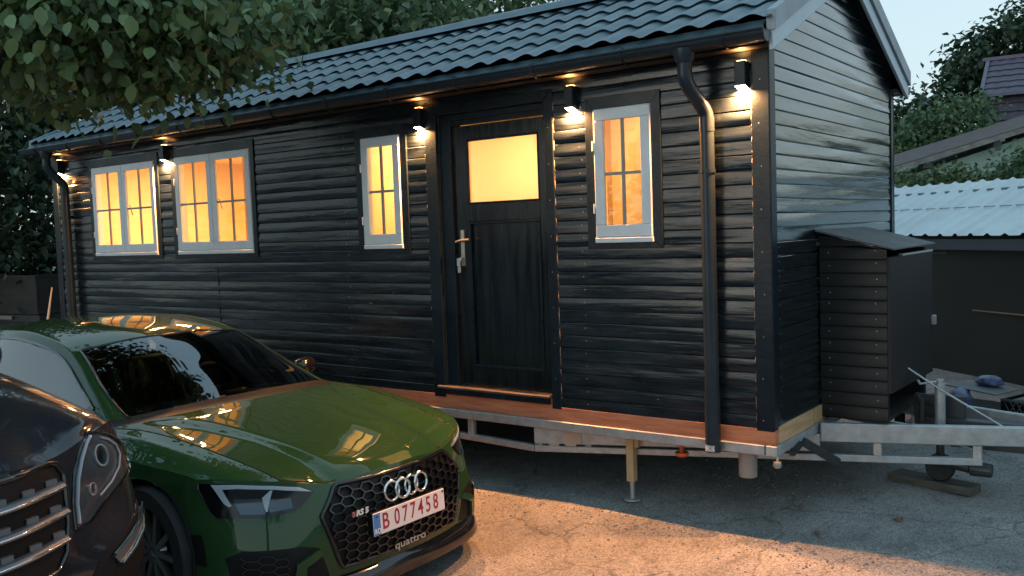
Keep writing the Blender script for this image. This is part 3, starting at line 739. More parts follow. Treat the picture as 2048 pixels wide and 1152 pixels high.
M_inter = mat('dark_cabin', (.05, .05, .052), .6, var=.3, vscale=8)
M_leather = mat('seat_leather', (.10, .095, .09), .45, var=.2, vscale=5)
M_drl = mat('pale_light_guide', (.8, .86, .92), .25, coat=.4)

def cabin(parent, xs, w, zf, zs, xw, zw):
    mb = MB(); mb.box(xs[0], xs[1], -w, w, zf, zf + .05); mb.box(xs[1], xs[1] + .02, -w, w, zf, zs)
    mb.box(xs[0], xs[1], -w, -w + .02, zf, zs); mb.box(xs[0], xs[1], w - .02, w, zf, zs)
    mb.build('cabin_floor', M_inter, parent)
    mb = MB(); prof = [(xs[1] - .02, zs - .06), (xs[1] - .25, zs + .015), (xs[1] - .50, zs + .0), (xs[1] - .58, zs - .07), (xs[1] - .55, zs - .25), (xs[1] - .1, zs - .3)]
    mb.prism([(a, b) for a, b in prof], (0, -w + .02, 0), (1, 0, 0), (0, 0, 1), (0, 1, 0), 2 * w - .04); mb.build('dashboard', M_inter, parent, bevel=.02, seg=2)
    for yy in (-.36, .36):
        mb = MB(); x = xs[1] - 1.15
        mb.box(x - .25, x + .25, yy - .25, yy + .25, zf + .15, zf + .32); mb.bar((x - .24, yy, zf + .25), (x - .45, yy, zs + .16), .46, .12, (1, 0, 0))
        mb.bar((x - .47, yy, zs + .18), (x - .50, yy, zs + .34), .24, .08, (1, 0, 0)); mb.build('seat', M_leather, parent, bevel=.035, seg=3, smooth=50)
    mb = MB(); c = Vector((xs[1] - .66, w * .5, zs - .0)); pts = []
    for k in range(25):
        a = 2 * pi * k / 24; pts.append(c + Vector((-sin(a) * .18 * .42, cos(a) * .18, sin(a) * .18 * .9)))
    mb.tube(pts, .015, 8, caps=False); mb.bar(pts[0], pts[12], .05, .03); mb.build('steering_wheel', M_inter, parent, smooth=60)

# ---------------------------------------------------------------- green coupe
GX, GY = -1.33, -1.551
gc = thing('coupe_car', 'shiny dark green two-door sports coupe with honeycomb grille and a red-lettered number plate', 'car', (GX, GY, 0))
def full(row): return row
Ug = [
 [(-.060, 0, .690), (-.068, .20, .687), (-.105, .380, .668), (-.185, .62, .722), (-.34, .775, .748), (-.50, .868, .748)],
 [(-.200, 0, .735), (-.205, .20, .735), (-.25, .425, .722), (-.33, .645, .765), (-.47, .785, .782), (-.62, .887, .768)],
 [(-.45, 0, .793), (-.455, .21, .792), (-.47, .475, .783), (-.55, .675, .812), (-.68, .80, .817), (-.80, .908, .780)],
 [(-.80, 0, .853), (-.80, .22, .852), (-.81, .54, .848), (-.87, .705, .862), (-.95, .815, .853), (-1.0, .925, .795)],
 [(-1.08, 0, .893), (-1.08, .23, .891), (-1.10, .60, .880), (-1.14, .735, .885), (-1.2, .825, .872), (-1.22, .925, .805)],
 [(-1.29, 0, .928), (-1.30, .25, .926), (-1.37, .66, .905), (-1.44, .765, .893), (-1.5, .81, .882), (-1.5, .918, .815)],
 [(-1.62, 0, 1.085), (-1.63, .24, 1.08), (-1.68, .63, 1.035), (-1.74, .70, 1.01), (-1.78, .80, .900), (-1.75, .910, .825)],
 [(-2.02, 0, 1.268), (-2.03, .24, 1.264), (-2.08, .545, 1.226), (-2.14, .615, 1.195), (-2.15, .793, .918), (-2.1, .903, .835)],
 [(-2.45, 0, 1.342), (-2.45, .24, 1.338), (-2.48, .51, 1.305), (-2.5, .60, 1.262), (-2.5, .79, .935), (-2.5, .898, .845)],
 [(-2.85, 0, 1.360), (-2.85, .24, 1.356), (-2.85, .50, 1.325), (-2.85, .59, 1.280), (-2.85, .785, .950), (-2.85, .90, .855)],
 [(-3.25, 0, 1.335), (-3.25, .24, 1.330), (-3.25, .48, 1.300), (-3.25, .565, 1.250), (-3.25, .77, .965), (-3.25, .908, .865)],
 [(-3.65, 0, 1.240), (-3.65, .24, 1.235), (-3.65, .46, 1.210), (-3.65, .545, 1.160), (-3.62, .745, .985), (-3.62, .915, .872)],
 [(-4.1, 0, 1.08), (-4.1, .24, 1.078), (-4.1, .46, 1.06), (-4.08, .57, 1.03), (-4.05, .71, .975), (-4.0, .90, .875)],
 [(-4.4, 0, .99), (-4.4, .24, .99), (-4.4, .48, .985), (-4.38, .60, .972), (-4.34, .73, .945), (-4.3, .86, .868)],
 [(-4.62, 0, .965), (-4.62, .22, .965), (-4.6, .46, .955), (-4.57, .60, .94), (-4.52, .72, .91), (-4.45, .82, .85)],
]
def colg(top, pts): return [top] + pts
Bg = []
F = Ug[0]
Bg.append([F[0], (-.030, 0, .60), (-.012, 0, .50), (-.008, 0, .38), (-.022, 0, .25), (-.06, 0, .15)])
Bg.append([F[1], (-.038, .20, .60), (-.022, .20, .50), (-.018, .20, .38), (-.030, .20, .25), (-.07, .20, .15)])
Bg.append([F[2], (-.082, .425, .60), (-.062, .43, .50), (-.055, .42, .38), (-.060, .41, .25), (-.10, .40, .15)])
Bg.append([F[3], (-.185, .64, .62), (-.150, .645, .51), (-.125, .65, .38), (-.130, .65, .25), (-.17, .64, .15)])
Bg.append([F[4], (-.345, .79, .63), (-.310, .80, .52), (-.285, .81, .39), (-.290, .81, .25), (-.33, .80, .15)])
Bg.append([F[5], (-.505, .885, .63), (-.495, .898, .52), (-.49, .905, .39), (-.50, .905, .25), (-.54, .89, .15)])
for i, wx in zip(range(1, 15), (0, .006, .014, .006, .0, .0, .0, .0, .0, .008, .016, .01, .0, .0)):
    x, w, z = Ug[i][5]
    Bg.append([(x, w, z), (x + (-.02 if i < 2 else 0), w + .014 + wx, z - .12), (x, w + .018 + wx, .54), (x, w + .008 + wx, .40), (x, w - .005 + wx, .27), (x, w - .03, .17)])
T = Ug[14]
for j in (4, 3, 2, 1, 0):
    x, w, z = T[j]; Bg.append([(x, w, z), (x - .05, w + .02, .78), (x - .06, w + .03, .62), (x - .08, w + .02, .46), (x - .07, w, .32), (x - .02, w, .22)])
AXF, AXR, AZ = -.865, -3.63, .345
def hood_shape(s):
    U = s.U; n1 = 39
    for it in range(60):
        Z = [[p[2] for p in r] for r in U]
        for i in range(1, n1):
            for j in range(0, 31):
                if j in (24,): continue
                l = Z[i][j - 1] if j > 0 else Z[i][1]
                nz_ = .25 * (Z[i - 1][j] + Z[i + 1][j] + l + Z[i][j + 1])
                w = 1 if i > 3 else i / 4
                U[i][j] = (U[i][j][0], U[i][j][1], Z[i][j] + (nz_ - Z[i][j]) * w * .8)
    for i in range(0, n1):                      # power domes: the middle stands proud of the flanks
        fade = min(1, i / 3) * min(1, (n1 - i) / 6); jc = 15.5 - 2.5 * sin(pi * i / n1)
        for j in range(0, 31):
            t = max(0, min(1, (jc + .8 - j) / 1.6)); t = t * t * (3 - 2 * t)
            U[i][j] = (U[i][j][0], U[i][j][1], U[i][j][2] + .017 * fade * (t - .5 * max(0, 1 - j / 14)))
sh = Shell(Ug, Bg, 8, ((AXF, AZ), (AXR, AZ)), .372, hood_shape)
# parametric panels
bm_skip = None
body = sh.part('body', M_green, gc, 'B', None)
hood = sh.part('hood', M_green, gc, 'U', (0, 4.75, 0, 3))
sh.part('fender', M_green, gc, 'U', (0, 5, 3, 5), sides=(1,)); sh.part('fender', M_green, gc, 'U', (0, 5, 3, 5), sides=(-1,))
sh.part('cowl', M_mblack, gc, 'U', (4.75, 5.12, 0, 3))
sh.part('windscreen', M_cglass, gc, 'U', (5.125, 7, 0, 2))
sh.part('pillar', M_green, gc, 'U', (5.125, 7, 2, 3), sides=(1,)); sh.part('pillar', M_green, gc, 'U', (5.125, 7, 2, 3), sides=(-1,))
sh.part('roof', M_green, gc, 'U', (7, 10.25, 0, 3))
sh.part('rear_window', M_cglass, gc, 'U', (10.25, 12, 0, 2)); sh.part('rear_pillar', M_green, gc, 'U', (10.25, 12, 2, 3))
sh.part('boot_lid', M_green, gc, 'U', (12, 14, 0, 5))
for sd in (1, -1):
    sw = sh.part('side_window', M_cglass, gc, 'U', (5.75, 10.75, 3, 3.875), sides=(sd,))
    sh.part('door', M_green, gc, 'U', (5, 9, 3.875, 5), sides=(sd,)); sh.part('quarter_panel', M_green, gc, 'U', (9, 12, 3.875, 5), sides=(sd,)); sh.part('quarter_pillar', M_green, gc, 'U', (10.75, 12, 3, 3.875), sides=(sd,))
    sh.part('sail_panel', M_gblack, gc, 'U', (5, 5.75, 3, 3.875), sides=(sd,))
    def strip(name, which, path, r, m, off=.001):
        g = sh.U if which == 'U' else sh.B; pts = []
        for i, j in path:
            ii, jj = i * 8, j * 8; i0, j0 = min(int(ii), len(g) - 2), min(int(jj), len(g[0]) - 2); a, b = ii - i0, jj - j0
            p = Vector(g[i0][j0]) * (1 - a) * (1 - b) + Vector(g[i0 + 1][j0]) * a * (1 - b) + Vector(g[i0][j0 + 1]) * (1 - a) * b + Vector(g[i0 + 1][j0 + 1]) * a * b
            p.y *= sd; pts.append(p)
        mb = MB(); mb.tube(pts, r, 6); return mb.build(name, m, gc, smooth=60)
    rg = lambda a, b, n: [a + (b - a) * k / n for k in range(n + 1)]
    strip('panel_gap', 'U', [(i, 3) for i in rg(0.05, 4.7, 40)], .0035, M_mblack)
    strip('panel_gap', 'U', [(.12, j) for j in rg(1.9, 3.0, 14)], .0035, M_mblack)
    strip('window_trim', 'U', [(i, 3.04) for i in rg(5.6, 10.9, 40)], .009, M_gblack)
    strip('window_trim', 'U', [(i, 3.875) for i in rg(5.2, 10.9, 40)], .008, M_gblack)
    strip('windscreen_seal', 'U', [(i, 2.0) for i in rg(5.1, 7, 20)], .007, M_gblack)
strip0 = MB(); pts = [Vector(sh.U[56][j]) for j in range(0, 17)]; pts = [Vector((p.x, -p.y, p.z)) for p in pts[::-1]] + pts[1:]; strip0.tube(pts, .007, 6); strip0.build('windscreen_seal', M_gblack, gc, smooth=60)
cabin(gc, (-3.4, -1.42), .70, .25, .86, 0, 0)
mb = MB()
for ax in (AXF, AXR):
    for sd in (1, -1):
        mb.lathe([(.0, .62), (.385, .62), (.385, .915)] if sd == 1 else [(.0, -.62), (.385, -.62), (.385, -.915)], (ax, 0, AZ), 'y', 32)
mb.build('wheel_well', M_mblack, gc)
mb = MB(); mb.box(-4.5, -.25, -.82, .82, .14, .17); mb.build('underbody', M_mblack, gc)
mb = MB(); mb.box(-1.25, -.25, -.6, .6, .2, .55); mb.build('engine_bay', M_mblack, gc)
for ax in (AXF, AXR):
    for sd in (1, -1): wheel(gc, ax, sd * .80, AZ, .343, .265, sd)
# grille
def hexpoly(pts): return pts + [(-a, b) for a, b in pts[::-1] if abs(a) > 1e-6]
GR = [(.380, .662), (.400, .652), (.490, .540), (.488, .520), (.418, .300), (.400, .278)]
grp = GR + [(-a, b) for a, b in GR[::-1]]
mb = MB(); sh.patch(mb, grp, .003); grille = mb.build('grille', M_mblack, gc, smooth=40)
inn = [(a * .965, .475 + (b - .475) * .955) for a, b in grp]
def in_poly(x, y, poly):
    c = False; k = len(poly)
    for i in range(k):
        ax, ay = poly[i]; bx_, by_ = poly[(i + 1) % k]
        if (ay > y) != (by_ > y) and x < (bx_ - ax) * (y - ay) / (by_ - ay) + ax: c = not c
    return c
def honeycomb(S, mb, poly, cw, ch, bar, dep, off, hole=None):
    # flat-topped wide hexagons on offset columns
    seen = set(); y0, y1 = min(p[0] for p in poly), max(p[0] for p in poly); z0, z1 = min(p[1] for p in poly), max(p[1] for p in poly)
    dx = cw * .75; k = 0; x = y0
    while x < y1 + cw:
        z = z0 + (ch / 2 if k % 2 else 0)
        while z < z1 + ch:
            P = [(x + cw / 2 * c_, z + ch / 2 * s_) for c_, s_ in ((1, 0), (.5, 1), (-.5, 1), (-1, 0), (-.5, -1), (.5, -1))]
            for i in range(6):
                a, b = P[i], P[(i + 1) % 6]; key = tuple(sorted(((round(a[0], 3), round(a[1], 3)), (round(b[0], 3), round(b[1], 3)))))
                if key in seen: continue
                seen.add(key)
                m_ = ((a[0] + b[0]) / 2, (a[1] + b[1]) / 2)
                if not (in_poly(a[0], a[1], poly) or in_poly(b[0], b[1], poly)): continue
                if not in_poly(m_[0], m_[1], poly): continue
                pa, na = S.pt(a[0], a[1], off); pb, nb_ = S.pt(b[0], b[1], off)
                mb.bar(pa, pb, bar, dep, na)
            z += ch
        x += dx; k += 1
mb = MB(); honeycomb(sh, mb, inn, .078, .042, .0065, .016, .012); mb.build('honeycomb_mesh', M_gblack, grille)
mb = MB(); loop = [Vector(p) for p in grp]; pts = []
for i in range(len(loop)):
    a, b = loop[i], loop[(i + 1) % len(loop)]; n_ = max(1, int((b - a).length / .02))
    for q in range(n_): pts.append(sh.pt(*(a + (b - a) * q / n_), .006)[0])
pts.append(pts[0]); mb.tube(pts, .0105, 8, caps=False); mb.build('grille_surround', M_gblack, grille, smooth=60)
# plate
PZ = .446 + .05
def facing(y, z, off): p, n = sh.pt(y, z, off); return p
pc = sh.pt(0, .47, 0)[0]
plateM = Matrix.Translation((.014, 0, .447)) @ Matrix.Rotation(radians(-3), 4, 'Y')
mb = MB(); mb.box(0, .006, -.26, .26, -.056, .056, plateM); plate = mb.build('number_plate', mat('white_plate', (.72, .70, .70), .35), gc, bevel=.003)
mb = MB(); mb.box(.0062, .0075, -.2575, -.215, -.053, .053, plateM); mb.build('blue_band', mat('plate_blue', (.06, .2, .5), .35), plate)
M_red = mat('plate_red', (.33, .02, .045), .4)
def put_text(txt, size, y, z, parent, m, name, sx=1.0, M=plateM, off=.0064, bold=0, shear=0, ext=.0006):
    vs, fs = text_mesh(txt, size, ext, bold, sx, shear); mb = MB()
    # text x -> +y (seen from ahead, right of the text is the car's left), y -> z, z -> +x
    mb.add([M @ Vector((off + p[2], y + p[0], z + p[1])) for p in vs], fs); return mb.build(name, m, parent, recalc=False)
put_text('B', .112, -.178, 0, plate, M_red, 'plate_letter', .80, bold=.0012)
for k, ch in enumerate('077458'): put_text(ch, .112, -.098 + k * .0575, 0, plate, M_red, 'plate_digit', .72, bold=.0012)
put_text('RO', .036, -.236, -.034, plate, mat('plate_letter_white', (.8, .8, .8), .4), 'country_letters', .8, off=.008, bold=.0006)
mb = MB()
for y, z in ((-.238, .038), (.246, .042)): mb.lathe([(0, .009), (.006, .009), (.006, .006)], (0, y, z), 'x', 10, plateM)
mb.build('screw', M_darksteel, plate)
mb = MB(); mb.box(-.03, -.001, -.262, .262, -.058, .058, plateM); mb.build('plate_holder', M_mblack, gc, bevel=.003)
# emblem: four interlocking rings, badges
mb = MB(); ec = Vector((.004, 0, .577)); R_ = .047
for k in range(4):
    c = Vector((ec.x, (k - 1.5) * .068, ec.z)); pts = [c + Vector((.003 * (1 if k % 2 else -1) + -.10 * (R_ * sin(a)), R_ * cos(a), R_ * sin(a))) for a in [2 * pi * q / 32 for q in range(33)]]
    pts = [Vector((p.x + sh.pt(p.y, p.z, .0)[0].x * 0 - abs(p.y) * .06, p.y, p.z)) for p in pts]
    mb.tube(pts, .0078, 8, caps=False)
mb.build('ring_emblem', M_chrome, gc, smooth=60)
put_text('RS 5', .036, -.325, .533, gc, mat('bright_badge', (.75, .75, .75), .3), 'model_badge', 1.2, Matrix.Translation((.006, 0, 0)), .008, .0012, .15, .002)
mb = MB(); mb.box(.008, .014, -.386, -.370, .521, .545); mb.build('red_badge_tile', mat('badge_red', (.35, .12, .12), .3), gc)
put_text('quattro', .052, .0, .300, gc, mat('grey_lettering', (.42, .42, .42), .35, metal=.5), 'lettering', 1.45, Matrix.Translation((.006, 0, 0)), .006, .0006, 0, .001)
# headlights
def headlight(sd):
    P = [(.500, .656), (.56, .690), (.665, .714), (.77, .730), (.866, .732), (.868, .71), (.850, .590), (.842, .578), (.72, .571), (.60, .584), (.575, .594)]
    mb = MB(); sh.patch(mb, [(a * sd, b) for a, b in P], .0015); h = mb.build('headlight', mat('headlight_housing', (.004, .005, .008), .15, coat=.3), gc, smooth=40)
    mb = MB(); sh.patch(mb, [(a * sd, b) for a, b in [(.505, .657), (.56, .688), (.665, .711), (.77, .725), (.838, .727), (.812, .640), (.800, .625), (.792, .630), (.812, .705), (.77, .707), (.665, .694), (.57, .672)]], .004, skirt=.003); mb.build('light_guide', M_drl, h, smooth=40)
    mb = MB(); sh.patch(mb, [(a * sd, b) for a, b in [(.70, .585), (.775, .590), (.785, .66), (.70, .655)]], .003, skirt=.002); sh.patch(mb, [(a * sd, b) for a, b in [(.60, .60), (.685, .592), (.685, .65), (.60, .645)]], .003, skirt=.002)
    mb.build('lamp_unit', mat('projector_lens', (.10, .13, .17), .08, metal=.6), h, smooth=40)
    mb = MB(); sh.patch(mb, [(a * sd, b) for a, b in [(.692, .595), (.698, .595), (.70, .66), (.672, .69), (.664, .69)]], .005, skirt=.003); mb.build('divider', M_drl, h, smooth=40)
    mb = MB(); sh.patch(mb, [(a * sd, b) for a, b in P], .008, skirt=.006); mb.build('cover', M_lampglass, h, smooth=40)
headlight(-1); headlight(1)
# lower intakes, splitter, blades
for sd in (-1, 1):
    P = [(.520, .400), (.60, .425), (.80, .430), (.845, .40), (.83, .25), (.60, .235), (.47, .25)]
    mb = MB(); sh.patch(mb, [(a * sd, b) for a, b in P], .002); it = mb.build('side_intake', M_mblack, gc, smooth=40)
    mb = MB(); honeycomb(sh, mb, [(a * sd, b) for a, b in [(.66, .41), (.82, .41), (.81, .26), (.66, .25)]], .06, .034, .005, .012, .008); mb.build('intake_mesh', M_gblack, it)
    mb = MB(); sh.patch(mb, [(a * sd, b) for a, b in [(.53, .395), (.63, .35), (.645, .26), (.60, .24), (.59, .33), (.50, .37)]], .022, skirt=.02); mb.build('blade', M_green, it, smooth=40)
    mb = MB(); sh.patch(mb, [(a * sd, b) for a, b in [(.885, .50), (.905, .50), (.905, .36), (.885, .36)]], .004); mb.build('air_curtain', M_mblack, gc)
mb = MB(); rows = []
for y in [k / 24 * .87 for k in range(-24, 25)]:
    p, n_ = sh.pt(y, .20, 0); e = 1 if abs(y) > .45 else .5 + .5 * (abs(y) / .45)
    rows.append([(p.x - .03, y, .245), (p.x + .014, y, .235), (p.x + .028 + .012 * e, y, .205), (p.x + .05 * e + .01, y, .150), (p.x + .045 * e + .01, y, .135), (p.x - .06, y, .13)])
mb.grid(rows); mb.build('splitter', M_gblack, gc, smooth=40)
for sd in (-1, 1):
    mb = MB(); pts = []
    for t in [k / 12 for k in range(13)]:
        y = .60 + .30 * t; p, n_ = sh.pt(min(y, .86), .2, 0); pts.append((p.x - (max(0, y - .86) * 2.2) + .04, y * sd, .155 + .0 * t))
    vs = [(q[0], q[1], q[2]) for q in pts] + [(q[0] - .035, q[1] , q[2] + .10 + .05 * (i / 12)) for i, q in enumerate(pts)] + [(q[0] - .09, q[1] * .98, q[2]) for q in pts]
    n_ = len(pts); mb.add(vs, [(i, i + 1, n_ + i + 1, n_ + i) for i in range(n_ - 1)] + [(n_ + i, n_ + i + 1, 2 * n_ + i + 1, 2 * n_ + i) for i in range(n_ - 1)] + [(0, n_, 2 * n_), (n_ - 1, 3 * n_ - 1, 2 * n_ - 1)])
    mb.build('corner_blade', M_gblack, gc, smooth=40)
# mirrors
for sd in (1, -1):
    mb = MB(); mb.lathe([(0, -.085), (.05, -.08), (.075, -.04), (.08, .0), (.07, .05), (.03, .08), (0, .085)], (0, 0, 0), 'y', 16, Matrix.Translation((-1.86, sd * .955, .945)) @ Matrix.Diagonal((.75, 1.0, .75, 1)))
    mr = mb.build('wing_mirror', M_gblack if sd == 1 else mat('satin_mirror_cap', (.45, .47, .5), .3, metal=.6), gc, smooth=60)
    mb = MB(); mb.bar((-1.84, sd * .85, .885), (-1.86, sd * .93, .93), .06, .03); mb.build('mirror_arm', M_gblack, mr, bevel=.005)
# wipers
mb = MB(); mb.tube([sh.top(-1.36, -.60, -.002)[0], sh.top(-1.33, -.1, .0)[0]], .005, 6); mb.tube([sh.top(-1.37, .05, -.002)[0], sh.top(-1.36, .60, .0)[0]], .005, 6); mb.build('wiper', M_mblack, gc)
# door line and handle
for sd in (1, -1):
    mb = MB(); mb.tube([sh.sidept(-1.62, z, sd, .0)[0] for z in [.80 - .05 * k for k in range(12)]], .003, 5)
    mb.tube([sh.sidept(-2.95, z, sd, .0)[0] for z in [.82 - .05 * k for k in range(12)]], .003, 5); mb.build('panel_gap', M_mblack, gc)
    mb = MB(); mb.bar(sh.sidept(-2.6, .76, sd, .02)[0], sh.sidept(-2.8, .765, sd, .02)[0], .02, .022); mb.build('door_handle', M_green, gc, bevel=.004)
    mb = MB(); sh.patch(mb, [(-4.42, .72), (-4.22, .74), (-4.22, .84), (-4.42, .82)], .003, fn=lambda x, z, o: sh.sidept(x, z, sd, o)); mb.build('tail_light', mat('tail_lamp_red', (.3, .01, .01), .15, coat=.5), gc, smooth=40)
# ---------------------------------------------------------------- black off-roader beside it
SX, SY, SH = -1.31, -3.61, radians(8)
sv = thing('suv_car', 'big black off-road car with wide chrome-barred grille parked beside the green coupe', 'car', (SX, SY, 0), SH); sv.scale = (1, 1, 1.045)
Us = [
 [(-.030, 0, 1.035), (-.055, .20, 1.035), (-.145, .42, 1.025), (-.22, .60, 1.05), (-.32, .77, 1.065), (-.43, .885, 1.04)],
 [(-.14, 0, 1.09), (-.16, .20, 1.088), (-.24, .44, 1.078), (-.30, .63, 1.105), (-.43, .79, 1.10), (-.58, .905, 1.05)],
 [(-.45, 0, 1.20), (-.45, .22, 1.198), (-.48, .50, 1.188), (-.55, .675, 1.175), (-.68, .815, 1.145), (-.83, .93, 1.065)],
 [(-.80, 0, 1.275), (-.80, .22, 1.273), (-.82, .54, 1.262), (-.88, .71, 1.24), (-.95, .83, 1.19), (-1.02, .944, 1.09)],
 [(-1.1, 0, 1.315), (-1.1, .23, 1.312), (-1.12, .58, 1.30), (-1.16, .74, 1.27), (-1.2, .84, 1.21), (-1.22, .948, 1.10)],
 [(-1.32, 0, 1.335), (-1.33, .25, 1.332), (-1.40, .66, 1.31), (-1.46, .765, 1.285), (-1.5, .85, 1.22), (-1.5, .948, 1.11)],
 [(-1.62, 0, 1.44), (-1.63, .24, 1.435), (-1.68, .63, 1.40), (-1.74, .715, 1.36), (-1.78, .84, 1.165), (-1.75, .946, 1.085)],
 [(-2.02, 0, 1.68), (-2.03, .24, 1.675), (-2.08, .57, 1.65), (-2.14, .64, 1.61), (-2.15, .835, 1.18), (-2.1, .946, 1.095)],
 [(-2.5, 0, 1.76), (-2.5, .24, 1.757), (-2.52, .56, 1.735), (-2.55, .64, 1.69), (-2.5, .83, 1.19), (-2.5, .946, 1.10)],
 [(-3.2, 0, 1.775), (-3.2, .24, 1.77), (-3.2, .56, 1.745), (-3.2, .635, 1.70), (-3.2, .825, 1.20), (-3.2, .946, 1.11)],
 [(-4.0, 0, 1.75), (-4.0, .24, 1.745), (-4.0, .55, 1.72), (-4.0, .62, 1.67), (-4.0, .815, 1.21), (-4.0, .94, 1.12)],
 [(-4.45, 0, 1.69), (-4.45, .24, 1.685), (-4.43, .53, 1.66), (-4.4, .60, 1.61), (-4.36, .79, 1.21), (-4.3, .92, 1.12)],
 [(-4.68, 0, 1.2), (-4.68, .24, 1.2), (-4.66, .53, 1.2), (-4.62, .66, 1.19), (-4.55, .78, 1.17), (-4.48, .87, 1.10)],
]
Fs = Us[0]; Bs = []
Bs.append([Fs[0], (-.005, 0, .92), (.01, 0, .76), (.03, 0, .60), (.02, 0, .42), (-.03, 0, .26)])
Bs.append([Fs[1], (-.030, .20, .92), (-.015, .20, .76), (.01, .20, .60), (.0, .20, .42), (-.05, .20, .26)])
Bs.append([Fs[2], (-.125, .44, .92), (-.105, .44, .77), (-.07, .44, .60), (-.075, .44, .42), (-.12, .43, .26)])
Bs.append([Fs[3], (-.205, .63, .94), (-.18, .64, .79), (-.11, .65, .61), (-.11, .65, .42), (-.16, .64, .26)])
Bs.append([Fs[4], (-.285, .80, .95), (-.25, .815, .80), (-.21, .825, .62), (-.21, .825, .42), (-.26, .815, .27)])
Bs.append([Fs[5], (-.43, .915, .94), (-.41, .93, .80), (-.38, .94, .62), (-.38, .94, .43), (-.42, .925, .28)])
for i in range(1, 13):
    x, w, z = Us[i][5]; Bs.append([(x, w, z), (x, w + .012, z - .14), (x, w + .018, .76), (x, w + .012, .60), (x, w, .44), (x, w - .02, .30)])
for j in (4, 3, 2, 1, 0):
    x, w, z = Us[12][j]; Bs.append([(x, w, z), (x - .03, w + .01, .98), (x - .05, w + .01, .80), (x - .10, w + .01, .62), (x - .09, w, .45), (x - .03, w, .32)])
SF, SR, SZ = -.88, -3.79, .38
ss = Shell(Us, Bs, 8, ((SF, SZ), (SR, SZ)), .41)
ss.part('body', M_suv, sv, 'B', None); ss.part('hood', M_suv, sv, 'U', (0, 5, 0, 5))
ss.part('windscreen', M_cglass, sv, 'U', (5, 7, 0, 2)); ss.part('pillar', M_suv, sv, 'U', (5, 7, 2, 3)); ss.part('roof', M_suv, sv, 'U', (7, 11, 0, 3))
ss.part('tailgate', M_suv, sv, 'U', (11, 12, 0, 5))
for sd in (1, -1):
    ss.part('side_window', M_cglass, sv, 'U', (5.5, 11, 3, 3.9), sides=(sd,)); ss.part('pillar', M_suv, sv, 'U', (5, 5.5, 3, 3.9), sides=(sd,)); ss.part('door', M_suv, sv, 'U', (5, 11, 3.9, 5), sides=(sd,))
cabin(sv, (-4.3, -1.45), .74, .4, 1.12, 0, 0)
mb = MB(); mb.box(-4.6, -.2, -.8, .8, .26, .30); mb.box(-1.3, -.25, -.55, .55, .3, .8); mb.build('underbody', M_mblack, sv)
for ax in (SF, SR):
    for sd in (1, -1): wheel(sv, ax, sd * .82, SZ, .38, .26, sd, 5)
mb = MB()
for ax in (SF, SR):
    for sd in (1, -1): mb.lathe([(.0, sd * .62), (.42, sd * .62), (.42, sd * .925)], (ax, 0, SZ), 'y', 32)
mb.build('wheel_well', M_mblack, sv)
gp = [(.36, 1.015), (.41, 1.005), (.435, .965), (.425, .80), (.39, .70), (.33, .655)]
gp = gp + [(-a, b) for a, b in gp[::-1]]
mb = MB(); ss.patch(mb, gp, .002); sg = mb.build('grille', M_mblack, sv, smooth=40)
mb = MB(); pts = []
for i in range(len(gp)):
    a, b = Vector(gp[i]), Vector(gp[(i + 1) % len(gp)]); n_ = max(1, int((b - a).length / .02))
    for q in range(n_): pts.append(ss.pt(*(a + (b - a) * q / n_), .004)[0])
pts.append(pts[0]); mb.tube(pts, .012, 8, caps=False); mb.build('grille_surround', M_gblack, sg, smooth=60)
M_lampglass2 = glass('lamp_cover', (.85, .87, .9), 1.4)
M_fin = mat('grey_fin', (.16, .17, .18), .4, metal=.4)
M_slat = mat('satin_silver_bar', (.26, .27, .28), .3, metal=.85)
for zz in (.925, .835, .745):
    mb = MB(); W_ = .415 if zz > .8 else .395; ys = [-W_ + 2 * W_ * k / 40 for k in range(41)]; rows = []
    for y in ys:
        p = ss.pt(y, zz, .0)[0]; rows.append([(p.x + .004, y, zz + .020), (p.x + .028, y, zz + .016), (p.x + .036, y, zz + .004), (p.x + .034, y, zz - .004), (p.x + .012, y, zz - .010)])
    mb.grid(rows); sl = mb.build('slat', mat('dark_slat', (.12, .13, .14), .35, metal=.6), sg, smooth=50)
    mb = MB(); mb.tube([(ss.pt(y, zz, .0)[0].x + .037, y, zz + .006) for y in ys],   .004, 6); mb.build('chrome_edge', M_chrome, sl, smooth=60)
    mb = MB()
    for y in [-.36 + .12 * k for k in range(7)]:
        p = ss.pt(y, zz + .03, .0)[0]; mb = MB(); mb.box(p.x, p.x + .018, y - .022, y + .022, zz + .018, zz + .038); mb.build('fin', M_fin, sl)
M_hl = mat('lamp_interior', (.24, .25, .26), .25, metal=.6, var=.15, vscale=4)
